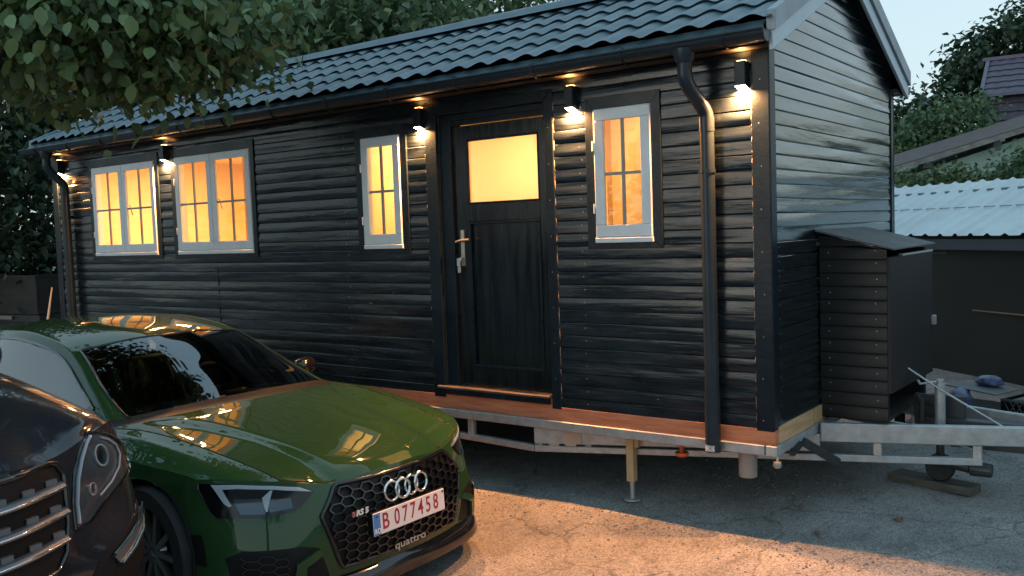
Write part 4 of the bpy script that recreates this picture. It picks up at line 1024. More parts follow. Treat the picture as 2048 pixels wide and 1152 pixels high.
def suv_light(sd):
    P = [(.462, .755), (.468, .86), (.50, .95), (.56, 1.02), (.625, 1.062), (.70, 1.048), (.79, 1.005), (.865, .95), (.905, .90), (.895, .878), (.80, .855), (.66, .805), (.54, .757)]
    mb = MB(); ss.patch(mb, [(a * sd, b) for a, b in P], .001); h = mb.build('headlight', M_hl, sv, smooth=40)
    def arc(name, pts, m, r, off=.006):
        mb = MB(); mb.tube([ss.pt(a * sd, b, off)[0] for a, b in pts], r, 6); mb.build(name, m, h, smooth=60)
    arc('light_guide', [(.48, .77), (.485, .84), (.51, .92), (.55, .98), (.60, 1.03), (.63, 1.048)], M_drl, .008)
    arc('light_guide', [(.62, .83), (.70, .86), (.76, .90), (.79, .94), (.78, .98), (.74, 1.01), (.69, 1.03)], M_drl, .006)
    for cy, cz, rr in ((.67, .968, .036), (.585, .865, .020)):
        mb = MB(); p, n_ = ss.pt(cy * sd, cz, .002); Mq = Matrix.Translation(p) @ n_.to_track_quat('X', 'Z').to_matrix().to_4x4()
        mb.lathe([(rr * 1.22, .0), (rr * 1.2, .008), (rr * 1.05, .009), (rr * 1.0, .002)], (0, 0, 0), 'x', 28, Mq); pj = mb.build('projector', M_drl, h, smooth=50); mb = MB(); mb.lathe([(rr * 1.0, .003), (rr * .6, .007), (0, .009)], (0, 0, 0), 'x', 28, Mq); mb.build('lens', mat('projector_glass', (.02, .025, .03), .05, coat=1), pj, smooth=50)
    mb = MB(); ol = []
    for i in range(len(P)):
        a_, b_2 = Vector(P[i]), Vector(P[(i + 1) % len(P)]); n_ = max(1, int((b_2 - a_).length / .02))
        for q in range(n_): v_ = a_ + (b_2 - a_) * q / n_; ol.append(ss.pt(v_.x * sd, v_.y, .002)[0])
    ol.append(ol[0]); mb.tube(ol, .006, 6, caps=False); mb.build('rim_seal', M_gblack, h, smooth=60)
    mb = MB(); ss.patch(mb, [(a * sd, b) for a, b in P], .014, skirt=.012); mb.build('cover', M_lampglass2, h, smooth=40)
    mb = MB(); ss.patch(mb, [(a * sd, b) for a, b in [(.885, .945), (.91, .94), (.915, .89), (.895, .885)]], .006); mb.build('indicator', M_amber, h, smooth=40)
    # daytime light bar in the bumper
    mb = MB(); ss.patch(mb, [(a * sd, b) for a, b in [(.50, .58), (.54, .62), (.88, .73), (.915, .72), (.91, .58), (.70, .48), (.55, .48)]], .002); it = mb.build('side_intake', M_mblack, sv, smooth=40)
    mb = MB(); ss.patch(mb, [(a * sd, b) for a, b in [(.60, .615), (.88, .705), (.895, .68), (.625, .583)]], .014); mb.build('light_bar', M_slat, it, smooth=40)
    mb = MB(); mb.tube([ss.pt(a * sd, b, .02)[0] for a, b in [(.60, .62), (.70, .652), (.80, .684), (.89, .712)]], .006, 6); mb.tube([ss.pt(a * sd, b, .02)[0] for a, b in [(.63, .578), (.72, .608), (.81, .642), (.90, .678)]], .006, 6); mb.build('chrome_edge', M_chrome, it, smooth=60)
suv_light(1); suv_light(-1)
for sd in (1, -1):
    mb = MB(); mb.lathe([(0, -.12), (.07, -.11), (.11, -.05), (.115, .02), (.10, .08), (.04, .12), (0, .125)], (0, 0, 0), 'y', 16, Matrix.Translation((-1.70, sd * 1.07, 1.24)) @ Matrix.Diagonal((.7, 1.05, 1, 1)))
    mr = mb.build('wing_mirror', M_suv, sv, smooth=60)
    mb = MB(); mb.bar((-1.69, sd * .90, 1.15), (-1.70, sd * 1.0, 1.2), .07, .04); mb.build('mirror_arm', M_gblack, mr, bevel=.006)
# ================================================================== trees and greenery
import numpy as np
def leaf_mat(name, c1, c2, tr=.25, rough=.45):
    m = bpy.data.materials.new(name); m.use_nodes = True; nt = m.node_tree; p = nt.nodes['Principled BSDF']; out = nt.nodes['Material Output']
    g = nt.nodes.new('ShaderNodeNewGeometry'); r = nt.nodes.new('ShaderNodeValToRGB'); nt.links.new(g.outputs['Random Per Island'], r.inputs[0])
    r.color_ramp.elements[0].color = (*c2, 1); r.color_ramp.elements[1].color = (*c1, 1)
    nt.links.new(r.outputs[0], p.inputs['Base Color']); p.inputs['Roughness'].default_value = rough
    t = nt.nodes.new('ShaderNodeBsdfTranslucent'); nt.links.new(r.outputs[0], t.inputs[0]); mx = nt.nodes.new('ShaderNodeMixShader'); mx.inputs[0].default_value = tr
    nt.links.new(p.outputs[0], mx.inputs[1]); nt.links.new(t.outputs[0], mx.inputs[2]); nt.links.new(mx.outputs[0], out.inputs[0]); return m
M_leafnear = leaf_mat('lime_leaf_near', (.20, .29, .12), (.055, .10, .04))
M_leafdark = leaf_mat('dark_leaf', (.055, .09, .045), (.02, .04, .02))
M_leafmid = leaf_mat('mid_green_leaf', (.16, .23, .10), (.05, .09, .04))
M_bark = mat('rough_bark', (.07, .06, .05), .9, var=.4, vscale=6, vstretch=(1, 1, .3), bump=.02, bscale=9, bstretch=(1, 1, .25))
def leaves(rng, pts, size, jit=.35, shape='ovate', droop=.5):
    """pts Nx3 -> mesh arrays of folded leaves"""
    N = len(pts)
    if shape == 'ovate': base = np.array([(0, 0, 0), (.28, .30, .06), (.62, .33, .07), (.88, .16, .0), (1.05, 0, -.06), (.88, -.16, .0), (.62, -.33, .07), (.28, -.30, .06), (.55, 0, -.02)])
    else: base = np.array([(0, 0, 0), (.5, .32, .08), (1, 0, -.05), (.5, -.32, .08)])
    if shape == 'ovate': fc = [(0, 1, 8), (1, 2, 8), (2, 3, 8), (3, 4, 8), (4, 5, 8), (5, 6, 8), (6, 7, 8), (7, 0, 8)]
    else: fc = [(0, 1, 2), (0, 2, 3)]
    az = rng.uniform(0, 2 * np.pi, N); el = rng.normal(-droop, .45, N); rl = rng.normal(0, .6, N); s = size * rng.uniform(1 - jit, 1 + jit, N)
    ca, sa, ce, se, cr_, sr = np.cos(az), np.sin(az), np.cos(el), np.sin(el), np.cos(rl), np.sin(rl)
    ux = np.stack([ca * ce, sa * ce, se], 1); side = np.stack([-sa, ca, 0 * az], 1); up = np.cross(ux, side)
    s2 = side * cr_[:, None] + up * sr[:, None]; u2 = np.cross(ux, s2)
    V = pts[:, None, :] + s[:, None, None] * (base[None, :, 0:1] * ux[:, None, :] + base[None, :, 1:2] * s2[:, None, :] + base[None, :, 2:3] * u2[:, None, :])
    k = len(base); F = (np.arange(N)[:, None, None] * k + np.array(fc)[None]).reshape(-1, 3)
    return V.reshape(-1, 3), F
def mesh_np(name, V, F, m, parent):
    me = bpy.data.meshes.new(name); me.vertices.add(len(V)); me.vertices.foreach_set('co', V.astype(np.float32).ravel())
    me.loops.add(len(F) * 3); me.loops.foreach_set('vertex_index', F.astype(np.int32).ravel()); me.polygons.add(len(F))
    me.polygons.foreach_set('loop_start', (np.arange(len(F)) * 3).astype(np.int32)); me.materials.append(m); me.update(calc_edges=True)
    o = bpy.data.objects.new(name, me); C.objects.link(o)
    if parent: o.parent = parent
    return o
def crown_points(rng, blobs, n, clump=.35, per=22, shell=.55):
    """blobs: (x,y,z,rx,ry,rz,weight)"""
    w = np.array([b[6] for b in blobs], float); w /= w.sum(); out = []; cc = []
    for b, ww in zip(blobs, w):
        k = max(1, int(n * ww / per)); d = rng.normal(size=(k, 3)); d /= np.linalg.norm(d, axis=1)[:, None]
        r = (shell + (1 - shell) * rng.uniform(0, 1, k)) ** .8; c = np.array(b[:3]) + d * r[:, None] * np.array(b[3:6]); cc.append(c)
        p = np.repeat(c, per, 0) + rng.normal(size=(k * per, 3)) * clump * np.array([1, 1, .6]); out.append(p)
    return np.concatenate(out), np.concatenate(cc)
def tree(label, loc, blobs, n, size, m, trunk, clump=.35, shape='simple', per=22, limbs=8, seed=1, group=None, name='tree', r0=.2, shell=.55, droop=.5, jit=.35):
    rng = np.random.default_rng(seed); t = thing(name, label, 'tree', loc, 0, group); L0 = np.array(loc)
    rel = [tuple(np.array(b[:3]) - L0) + tuple(b[3:]) for b in blobs]
    P, cc = crown_points(rng, rel, n, clump, per, shell); V, F = leaves(rng, P, size, jit, shape, droop)
    mesh_np('crown', V, F, m, t)
    mb = MB(); top = Vector(trunk) ; mb.tube([(0, 0, -.2), tuple(top * .35 + Vector((.06, .05, 0))), tuple(top * .7), tuple(top)], [r0 * 1.25, r0, r0 * .8, r0 * .6], 10); mb.build('trunk', M_bark, t, smooth=60)
    mb = MB(); idx = rng.permutation(len(cc))[:limbs * 6]
    for b in rel:
        c = Vector(b[:3]); a = top * rng.uniform(.55, 1.0); mid = a.lerp(c, .5) + Vector((0, 0, .15 * (c - a).length * .5))
        mb.tube([a, mid, c], [r0 * .35, r0 * .22, r0 * .08], 6)
        near = cc[np.argsort(((cc - np.array(b[:3])) ** 2).sum(1))[:limbs]]
        for q in near: q = Vector(q); mb.tube([mid.lerp(c, .6), mid.lerp(c, .8).lerp(q, .5) + Vector((0, 0, .04)), q], [r0 * .10, r0 * .06, r0 * .025], 4)
    mb.build('limb', M_bark, t, smooth=60)
    return t
# the tree whose boughs hang over the cars
near_b = [(-3.26, -2.34, 3.35, .5, .5, .3, 1), (-3.04, -2.19, 3.10, .35, .4, .22, .9), (-2.99, -1.75, 3.32, .4, .4, .25, .9), (-3.35, -1.7, 3.00, .35, .35, .22, .8), (-3.42, -1.2, 3.30, .45, .45, .25, 1),
 (-3.75, -.68, 3.65, .45, .5, .25, 1), (-4.5, -1.54, 3.20, .6, .6, .35, 1.1), (-3.8, -1.22, 3.12, .45, .45, .25, 1), (-3.9, -2.3, 3.15, .45, .45, .35, 1), (-3.7, -.84, 3.20, .28, .3, .16, .5),
 (-5.2, -2.2, 3.60, .8, .8, .6, 1.2), (-5.2, -4.4, 4.40, .8, .9, .6, .9)]
tree('broad-leaved tree whose leafy boughs hang low over the parked cars', (-5.8, -5.4, 0), near_b, 15000, .074, M_leafnear, (.3, .6, 4.0), clump=.18, shape='ovate', per=14, limbs=9, seed=3, name='overhanging_tree', r0=.16, shell=.2, droop=.75, jit=.5)
# trees behind the house
tree('dark tall tree rising behind the left end of the black house', (-11.8, 5.5, .1), [(-11.9, 4.2, 5.3, 1.8, 1.8, 1.3, 1.5), (-12.2, 2.4, 4.7, 1.6, 1.6, 1.4, 1.4), (-11.4, 5.6, 6.2, 1.8, 1.8, 1.3, 1.5), (-12.2, 1.0, 3.4, 1.4, 1.4, 1.2, 1.2), (-11, 6.4, 4.6, 1.6, 1.6, 1.4, 1.2), (-13, 3, 3, 2, 2, 1.6, 1)], 15000, .17, M_leafdark, (0, 0, 4.5), clump=.42, seed=5, per=24, limbs=5)
tree('leafy tree standing behind the middle of the tiled roof ridge', (-10.0, 8.6, .3), [(-10.6, 7.3, 6.3, 1.7, 1.7, 1.3, 1.4), (-9.9, 8.6, 6.4, 1.7, 1.7, 1.1, 1.3), (-8.6, 10.0, 6.3, 1.6, 1.6, .9, 1.2), (-9.6, 8.0, 4.6, 2, 2, 1.4, 1.3), (-8.2, 8.6, 4.2, 1.6, 1.6, 1.2, .9), (-7.2, 3.7, 4.5, .9, .7, .5, 1), (-8.3, 3.5, 4.7, 1, .8, .6, 1), (-6.3, 4.0, 4.5, .8, .7, .45, .7)], 16000, .15, M_leafmid, (.2, -.2, 4.6), clump=.42, seed=8, per=22, limbs=5)
tree('dark bushy thicket tree beside the left wall of the black house', (-11.2, 1.5, 0), [(-10.9, .9, 2.6, 1.0, 1.0, .9, 1), (-11.4, 1.8, 3.4, 1.1, 1.1, .9, 1), (-10.7, .6, 1.7, .8, .8, .6, .8), (-12.2, -.4, 2.2, 1.2, 1.2, 1.1, 1), (-12.4, -.6, 3.8, 1.2, 1.2, 1.0, .8), (-11.6, 1.2, 1.2, 1.2, 1.2, .8, .8), (-13.5, -2.2, 2.5, 1.5, 1.5, 1.6, .8)], 11000, .13, M_leafdark, (.1, 0, 2.2), clump=.3, seed=12, per=22, limbs=4, r0=.1)
# right side
tree('tall dark airy tree against the evening sky behind the purple-roofed house', (-2.9, 31, 1), [(-3.0, 29.6, 7.4, 1.6, 1.6, 1.1, 1.2), (-1.6, 30.4, 8.3, 1.8, 1.8, 1.2, 1.3), (-3.9, 28.9, 6.6, 1.2, 1.2, .8, .9), (-4.4, 28.6, 5.6, 1.0, 1.0, .8, .7), (-2.2, 30, 6.4, 1.8, 1.6, 1.2, 1), (-.2, 31, 7.4, 1.6, 1.6, 1.3, 1), (-1.0, 30.8, 9.3, .8, .8, .5, .4)], 9000, .26, M_leafdark, (0, 0, 5), clump=.36, seed=21, per=14, limbs=5, shell=.35)
tree('rounded green tree beside the purple-roofed house', (-3.1, 19.6, .6), [(-3.2, 19.1, 3.9, .8, .8, .6, 1), (-2.75, 19.5, 4.1, .8, .8, .7, 1), (-3.65, 18.8, 3.3, .7, .7, .6, .9), (-3.0, 19.2, 3.1, .9, .9, .6, .9), (-4.1, 18.6, 2.9, .6, .7, .6, .6), (-2.5, 19.6, 3.3, .7, .7, .6, .7)], 6500, .14, M_leafmid, (0, 0, 2.4), clump=.2, seed=23, per=18, limbs=4, r0=.1)
tree('small tree glimpsed behind the gable corner of the black house', (-4.6, 22, .7), [(-4.6, 22.2, 4.6, .9, .9, .6, 1), (-5.0, 21.8, 3.8, 1, 1, .9, 1)], 1600, .2, M_leafdark, (0, 0, 3.2), clump=.3, seed=29, per=14, r0=.08)
# hedge on the bank behind the shed
rng = np.random.default_rng(31); k = 10000; tt = rng.uniform(-.6, 1.6, k); P = np.stack([-1.9 + 2.6 * tt + rng.normal(0, .12, k), 8.15 - .5 * tt + rng.normal(0, .22, k), 2.24 + rng.normal(0, .11, k) + .05 * np.sin(tt * 17) + .16 * np.clip(tt - .75, 0, 1)], 1)
V, F = leaves(rng, P, .062); hd = mesh_np('hedge', V, F, leaf_mat('hedge_leaf', (.14, .18, .065), (.05, .085, .03)), None); tag(hd, 'clipped green hedge running along the bank behind the metal shed roof', 'hedge')
rng = np.random.default_rng(33); k = 900; P = np.stack([.35 + rng.normal(0, .2, k), 7.4 + rng.normal(0, .2, k), 2.38 + rng.normal(0, .13, k)], 1)
V, F = leaves(rng, P, .07); b_ = mesh_np('shrub', V, F, M_leafmid, None); tag(b_, 'loose grey-green shrub poking up above the shed roof at the picture edge', 'shrub')
# trees on the near side of the yard, seen mirrored in glass and paint
tree('tree across the yard mirrored in the windscreen of the green car', (4.5, -9.5, 0), [(3.5, -8.3, 4.6, 1.5, 1.5, 1.1, 1), (4.8, -9.6, 5.2, 1.8, 1.8, 1.3, 1), (5.6, -7.6, 4.4, 1.3, 1.3, 1.0, .8)], 3500, .16, M_leafdark, (0, 0, 4), clump=.35, seed=41, per=16)

def tree_row(label, pts, n, seed, size=.3):
    b = [(x, y, z, r, r, r * .75, 1) for x, y, z, r in pts]; tree(label, (pts[0][0], pts[0][1], 0), b, n, size, M_leafdark, (0, 0, 2.5), clump=.5, seed=seed, per=16, limbs=3)
tree_row('dark bushy tree on the far left side of the yard', [(-14, -9, 2.2, 1.8), (-16, -12, 2.4, 2.0), (-12, -13, 2.0, 1.8), (-15, -15, 3, 2), (-9, -14, 2.2, 1.8)], 2600, 51)
tree_row('dark bushy tree on the right side of the yard beyond the drawbar', [(9, 13, 2.4, 1.4), (13, 12, 2.6, 1.8), (16, 15, 3.0, 2.2), (10, 17, 2.6, 1.8), (18, 11, 2.8, 2)], 3000, 53)
# ================================================================== buildings and clutter behind
u_ = Vector((.8, -.6, 0)); n_s = Vector((.6, .8, 0)); E0 = Vector((-.72, 5.48, 1.64))
shed = thing('metal_roofed_shed', 'long low dark shed with pale corrugated metal roof behind the drawbar', 'shed', (E0.x, E0.y, .2), atan2(-.6, .8))
# local frame: x along the eave, y into the shed, z up (base at .2)
RUN, RISE, EZ = 1.12, .56, 1.44
mb = MB(); rows = []
for k in range(7):
    q = k / 6; row = []
    for i in range(int(14 / .025)):
        x = -9 + i * .025; ph = (x / .205) % 1.0
        w = .024 if ph < .16 else (.024 * (1 - (ph - .16) / .08) if ph < .24 else (.0 if ph < .92 else .024 * (ph - .92) / .08))
        row.append((x, RUN * q, EZ + RISE * q + w + .004 * noise.noise(Vector((x * 2, q * 3, 0)))))
    rows.append(row)
mb.grid(rows, flip=True); mb.grid([[(p[0], 2 * RUN - p[1], p[2] ) for p in r] for r in rows])
mb.build('roof', mat('pale_zinc_roof', (.56, .60, .60), .5, metal=.25, var=.1, vscale=1.6, rvar=.12, bump=.002, bscale=5), shed, recalc=False)
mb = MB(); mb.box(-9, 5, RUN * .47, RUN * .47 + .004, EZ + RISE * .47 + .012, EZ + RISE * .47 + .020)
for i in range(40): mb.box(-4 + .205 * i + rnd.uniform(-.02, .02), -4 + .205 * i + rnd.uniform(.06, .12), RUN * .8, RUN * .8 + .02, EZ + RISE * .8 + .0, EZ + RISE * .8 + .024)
mb.build('sheet_lap', mat('dark_grey_lap', (.18, .21, .22), .6), shed)  # dark grey strip and short dashes across the roof sheets
mb = MB(); mb.box(-9, 5, .03, .06, EZ - .14, EZ - .035); mb.build('fascia', mat('blue_grey_fascia', (.07, .085, .10), .5), shed)
mb = MB(); mb.box(-9, 5, .12, .17, -.3, EZ + .02); mb.box(-9, 5, 2 * RUN - .17, 2 * RUN - .12, -.3, EZ + .02); mb.box(4.95, 5, .17, 2 * RUN - .17, -.3, EZ); 
mb.build('wall', mat('dark_olive_panel', (.013, .016, .013), .5, var=.25, vscale=1.5, rvar=.1), shed)
mb = MB()
for x in (-.55, 1.62): mb.box(x - .01, x + .01, .112, .119, -.2, EZ - .15)
mb.box(-.55, .62, .095, .119, EZ - .185, EZ - .175); mb.box(.95, 3, .10, .119, .70, .712); mb.build('batten', mat('tan_batten', (.22, .18, .13), .6), shed)
# low house with sloping tiled roof and pale green wall
lh = thing('low_house', 'low house with pale green wall under a dark sloping tiled roof', 'house', (-2.86, 14.24, .6), atan2(1.6, 2.07))
mb = MB(); mb.prism([(-3, -1), (9, -1), (9, 4.6), (.0, 1.95), (-3, 1.0)], (0, .35, 0), (1, 0, 0), (0, 0, 1), (0, 1, 0), 5); mb.build('wall', mat('pale_green_render', (.33, .42, .36), .85, var=.08), lh)
mb = MB(); sl_ = .268
def q_(x, y, o): return (x, y, 2.19 + sl_ * x + o + .05 * y)
mb.add([q_(-3, 0, 0), q_(9, 0, 0), q_(9, 2.2, 0), q_(-3, 2.2, 0), q_(-3, 0, .07), q_(9, 0, .07), q_(9, 2.2, .07), q_(-3, 2.2, .07)], [(0, 1, 2, 3), (7, 6, 5, 4), (0, 4, 5, 1), (1, 5, 6, 2), (2, 6, 7, 3), (3, 7, 4, 0)])
mb.build('roof', mat('brown_roof_tile', (.085, .06, .055), .8, var=.3, vscale=5), lh)
mb = MB(); mb.add([q_(-3, -.02, -.05), q_(9, -.02, -.05), q_(9, -.02, .05), q_(-3, -.02, .05), q_(-3, .0, -.05), q_(9, .0, -.05), q_(9, .0, .05), q_(-3, .0, .05)], [(3, 2, 1, 0), (4, 5, 6, 7), (0, 1, 5, 4), (3, 7, 6, 2)])
mb.build('verge_board', mat('weathered_board', (.22, .2, .18), .7, var=.3), lh)
mb = MB()
for x in (.5, 1.9, 3.3): mb.box(x, x + .16, .02, .34, 2.19 + sl_ * x - .14, 2.19 + sl_ * x - .02)
mb.build('rafter', M_darksteel, lh)
# purple mansard house
ph_ = thing('mansard_house', 'tall house with purple-grey tiled mansard roof on the right', 'house', (-3.13, 24.15, 1.2), radians(5))
M_pur = mat('purple_tile', (.075, .058, .085), .55, var=.2, vscale=3)
def tiles(mb, x0, x1, y0, z0, y1, z1, cols, nrow):
    g = []
    for r in range(nrow):
        for q in (0.02, 1.0):
            t = (r + q) / nrow; row = []
            for i in range(int((x1 - x0) / cols * 6) + 1):
                x = x0 + i * cols / 6; wv = .03 * (.5 + .5 * cos(2 * pi * x / cols)); row.append((x, y0 + (y1 - y0) * t - wv - (.05 * (1 - q)), z0 + (z1 - z0) * t + wv * .3))
            g.append(row)
    mb.grid(g)
mb = MB(); tiles(mb, 0, 9, 0, 2.76, .25, 3.95, .3, 5); tiles(mb, .1, 9, .0, 3.98, 1.9, 5.2, .3, 6); mb.build('roof', M_pur, ph_, recalc=True)
mb = MB(); mb.box(.02, 9, .35, 6, -1, 3.9); mb.prism([(.4, 2.76), (6, 2.76), (6, 5.1), (2.0, 5.1), (.4, 3.95)], (.02, 0, 0), (0, 1, 0), (0, 0, 1), (1, 0, 0), 9); mb.build('wall', mat('grey_render', (.2, .19, .2), .8), ph_)
mb = MB(); mb.bar((.0, -.03, 2.72), (.0, .22, 3.95), .10, .08); mb.bar((.05, -.05, 3.96), (.1, 1.9, 5.22), .10, .08); mb.bar((-.05, -.05, 3.95), (9, -.05, 3.95), .08, .07); mb.bar((-.05, 1.9, 5.24), (9, 1.9, 5.24), .16, .1); mb.build('edge_flashing', mat('purple_flashing', (.12, .10, .14), .5), ph_)
# earth bank under the houses (setting)
# plank under the jockey wheel
a, b = Vector((.30, 1.29, G0 - .50)), Vector((.80, 1.155, G0 - .50))
mb = MB(); mb.bar(a, b, .15, .05); pk = mb.build('plank', mat('weathered_plank', (.13, .12, .10), .8, col2=(.06, .055, .05), vscale=5, vstretch=(1, 6, 6)), None, bevel=.004); tag(pk, 'thick weathered plank lying on the ground under the jockey wheel', 'plank')
# scrap heap behind the drawbar
tb = thing('crate', 'shallow black plastic crate with mesh sides behind the drawbar', 'crate', (1.12, 2.62, .30), radians(-20))
mb = MB(); mb.box(-.34, .34, -.22, .22, 0, .012); mb.box(-.34, -.325, -.22, .22, .012, .2); mb.box(.325, .34, -.22, .22, .012, .2); mb.box(-.325, .325, .205, .22, .012, .2); mb.build('tray', M_mblack, tb, bevel=.004)
mb = MB()
for k in range(14):
    x = -.32 + .046 * k; mb.bar((x, -.215, .02), (x + .09, -.215, .19), .007, .006, (0, 1, 0)); mb.bar((x + .09, -.215, .02), (x, -.215, .19), .007, .006, (0, 1, 0))
mb.box(-.34, .34, -.222, -.208, .185, .2); mb.box(-.34, .34, -.222, -.208, .0, .02); mb.build('mesh_side', mat('grey_mesh', (.10, .11, .11), .5), tb)
tb2 = MB(); tb2.box(-.8, .9, -.35, .35, -.05, 0, Matrix.Translation((.75, 2.75, .36)) @ Matrix.Rotation(radians(-18), 4, 'Z')); 
for sx_ in (-.7, .7):
    for sy_ in (-.3, .3): tb2.box(sx_ - .03, sx_ + .03, sy_ - .03, sy_ + .03, -.25, -.05, Matrix.Translation((.75, 2.75, .36)) @ Matrix.Rotation(radians(-18), 4, 'Z'))
o = tb2.build('pallet', M_mblack, None, bevel=.004); tag(o, 'low black wooden platform carrying scrap behind the trailer drawbar', 'pallet')
def board(name, lab, M, dims, m, cat):
    mb = MB(); mb.box(-dims[0], dims[0], -dims[1], dims[1], 0, dims[2], M); o = mb.build(name, m, None, bevel=.002); tag(o, lab, cat); return o
board('sheet', 'grey sheet lying tilted on the scrap beside the blue bag', Matrix.Translation((.62, 2.45, .585)) @ Matrix.Rotation(radians(-20), 4, 'Z') @ Matrix.Rotation(radians(4), 4, 'Y'), (.19, .16, .008), mat('grey_sheet', (.09, .10, .105), .5), 'sheet')
board('sheet', 'pale worn sheet lying on top of the black mesh-sided crate', Matrix.Translation((1.15, 2.6, .52)) @ Matrix.Rotation(radians(-20), 4, 'Z') @ Matrix.Rotation(radians(-5), 4, 'Y'), (.30, .2, .008), mat('worn_sheet', (.11, .125, .125), .5, var=.3, vscale=20), 'sheet')
def blob(name, lab, loc, r, m, cat, seed):
    mb = MB(); n = 10; vs = []; rr = random.Random(seed)
    bm = bmesh.new(); bmesh.ops.create_icosphere(bm, subdivisions=3, radius=1)
    for v in bm.verts:
        d = 1 + .28 * noise.noise(v.co * 2.2 + Vector((seed, 0, 0))) + .1 * noise.noise(v.co * 6); v.co = Vector((v.co.x * r[0] * d, v.co.y * r[1] * d, max(-.6 * r[2], v.co.z * r[2] * d)))
    me = bpy.data.meshes.new(name); bm.to_mesh(me); bm.free(); me.materials.append(m); me.polygons.foreach_set('use_smooth', [True] * len(me.polygons))
    o = bpy.data.objects.new(name, me); C.objects.link(o); o.location = loc; tag(o, lab, cat); return o
M_blue = mat('blue_plastic', (.02, .04, .14), .35, col2=(.16, .18, .24), vscale=9)
blob('bag', 'crumpled blue and white plastic bag on the scrap platform', (.50, 2.30, .50), (.08, .09, .10), M_blue, 'bag', 3)
blob('bag', 'small blue and white wrapped bundle on top of the grey sheet', (.66, 2.5, .625), (.09, .06, .045), M_blue, 'bag', 5)
# left side: old trailer with brown side boards, and a board leaning on the house
ot = thing('box_trailer', 'old dark trailer with brown side boards parked beyond the left end of the house', 'trailer', (-11.2, .9, .0), radians(8))
mb = MB(); mb.box(-2.6, 1.75, -.62, -.58, 1.02, 1.5); mb.box(-2.6, 1.75, .58, .62, 1.02, 1.5); mb.box(1.71, 1.75, -.58, .58, 1.02, 1.5); mb.box(-2.6, -2.56, -.58, .58, 1.02, 1.5); mb.build('side_board', mat('brown_board', (.03, .026, .021), .7, var=.4, vscale=2, vstretch=(1, 1, 5)), ot, bevel=.005)
mb = MB(); mb.box(-2.6, 1.75, -.6, .6, .93, 1.01); mb.box(-2.5, 1.7, -.4, -.3, .75, .93); mb.box(-2.5, 1.7, .3, .4, .75, .93); mb.build('chassis', M_darksteel, ot)
for x in (-.5,):
    for s_ in (-.62, .62):
        mb = MB(); mb.lathe([(.0, -.09), (.2, -.09), (.33, -.08), (.36, 0), (.33, .08), (.2, .09), (0, .09)], (x, s_, .36), 'y', 24); mb.build('wheel', M_rubber, ot, smooth=50)
mb = MB(); mb.box(.8, 1.25, -.635, -.625, .955, 1.0); mb.build('marker_plate', mat('dull_plate', (.22, .2, .18), .4), ot)
mb = MB(); mb.prism([(0, 0), (.10, 0), (.115, .75), (.09, 1.42), (.075, .8)], (-8.02, -.28, .02), (.95, .2, 0), (.05, .17, .98), (.2, -.95, 0), .02); o = mb.build('leaning_board', mat('pale_board', (.42, .45, .47), .5, var=.1), None, bevel=.002); tag(o, 'narrow pale board leaning on the left end of the black house', 'board')
# leaf litter on the ground
rr = random.Random(77)
for k, (x, y, s) in enumerate([(.33, -.62, .035), (.52, -.55, .03), (.62, -.58, .028), (.86, -.42, .02), (.05, -.75, .018), (.5, .55, .022), (-.05, .5, .02), (.75, -.95, .016), (-.35, -1.0, .014), (.18, .15, .018)]):
    mb = MB(); z = gz(x, y); pts = []
    for q in range(3): 
        a = rr.uniform(0, 6.28); c = Vector((x + rr.uniform(-s, s), y + rr.uniform(-s, s), z + .012)); d = Vector((cos(a), sin(a), .15)) * s * 1.2; e = Vector((-sin(a), cos(a), .3)) * s * .5
        mb.add([c - d, c - e, c + d, c + e + Vector((0, 0, .006)), c + Vector((0, 0, .012))], [(0, 1, 4), (1, 2, 4), (2, 3, 4), (3, 0, 4)])
    o = mb.build('fallen_leaf', mat('dead_leaf', (.12, .06, .04), .7) if k == 0 else bpy.data.materials['dead_leaf'], None); tag(o, 'dry brown fallen leaf scrap lying on the gravelly ground', 'leaf', 'dry leaves on the ground')
# ================================================================== ground
mb = MB()
def spread(n, near, far, mid):
    out = [near * (i / n) for i in range(-n, n + 1)]
    s = near
    while s < far: s *= 1.35; out = [-s] + out + [s]
    return [mid + q for q in out]
xs = spread(70, 6, 150, -1); ys = spread(60, 5, 150, -.5)
ys = sorted(ys)
P = [[(x, y, gz(x, y) + (.012 * noise.noise(Vector((x * 1.1, y * 1.1, 0))) + .006 * noise.noise(Vector((x * 4, y * 4, 3)))) * (0 if False else 1)) for y in ys] for x in xs]
mb.grid(P, flip=True)
mg = mat('worn_asphalt', (.34, .33, .31), .85, col2=(.21, .205, .195), vscale=2.2, detail=8, bump=.004, bscale=55)
# gravel specks: voronoi grains over the asphalt
nt = mg.node_tree; p = nt.nodes['Principled BSDF']
tc = [n for n in nt.nodes if n.type == 'TEX_COORD'][0]
vo = nt.nodes.new('ShaderNodeTexVoronoi'); vo.inputs['Scale'].default_value = 130; nt.links.new(tc.outputs['Object'], vo.inputs['Vector'])
src = p.inputs['Base Color'].links[0].from_socket
mm = nt.nodes.new('ShaderNodeMix'); mm.data_type = 'RGBA'; mm.blend_type = 'OVERLAY'; mm.inputs[0].default_value = .55
bw = nt.nodes.new('ShaderNodeRGBToBW'); nt.links.new(vo.outputs['Color'], bw.inputs[0]); nt.links.new(src, mm.inputs[6]); nt.links.new(bw.outputs[0], mm.inputs[7])
n2 = nt.nodes.new('ShaderNodeTexNoise'); n2.inputs['Scale'].default_value = 7; n2.inputs['Detail'].default_value = 8; n2.inputs['Roughness'].default_value = .75; nt.links.new(tc.outputs['Object'], n2.inputs['Vector'])
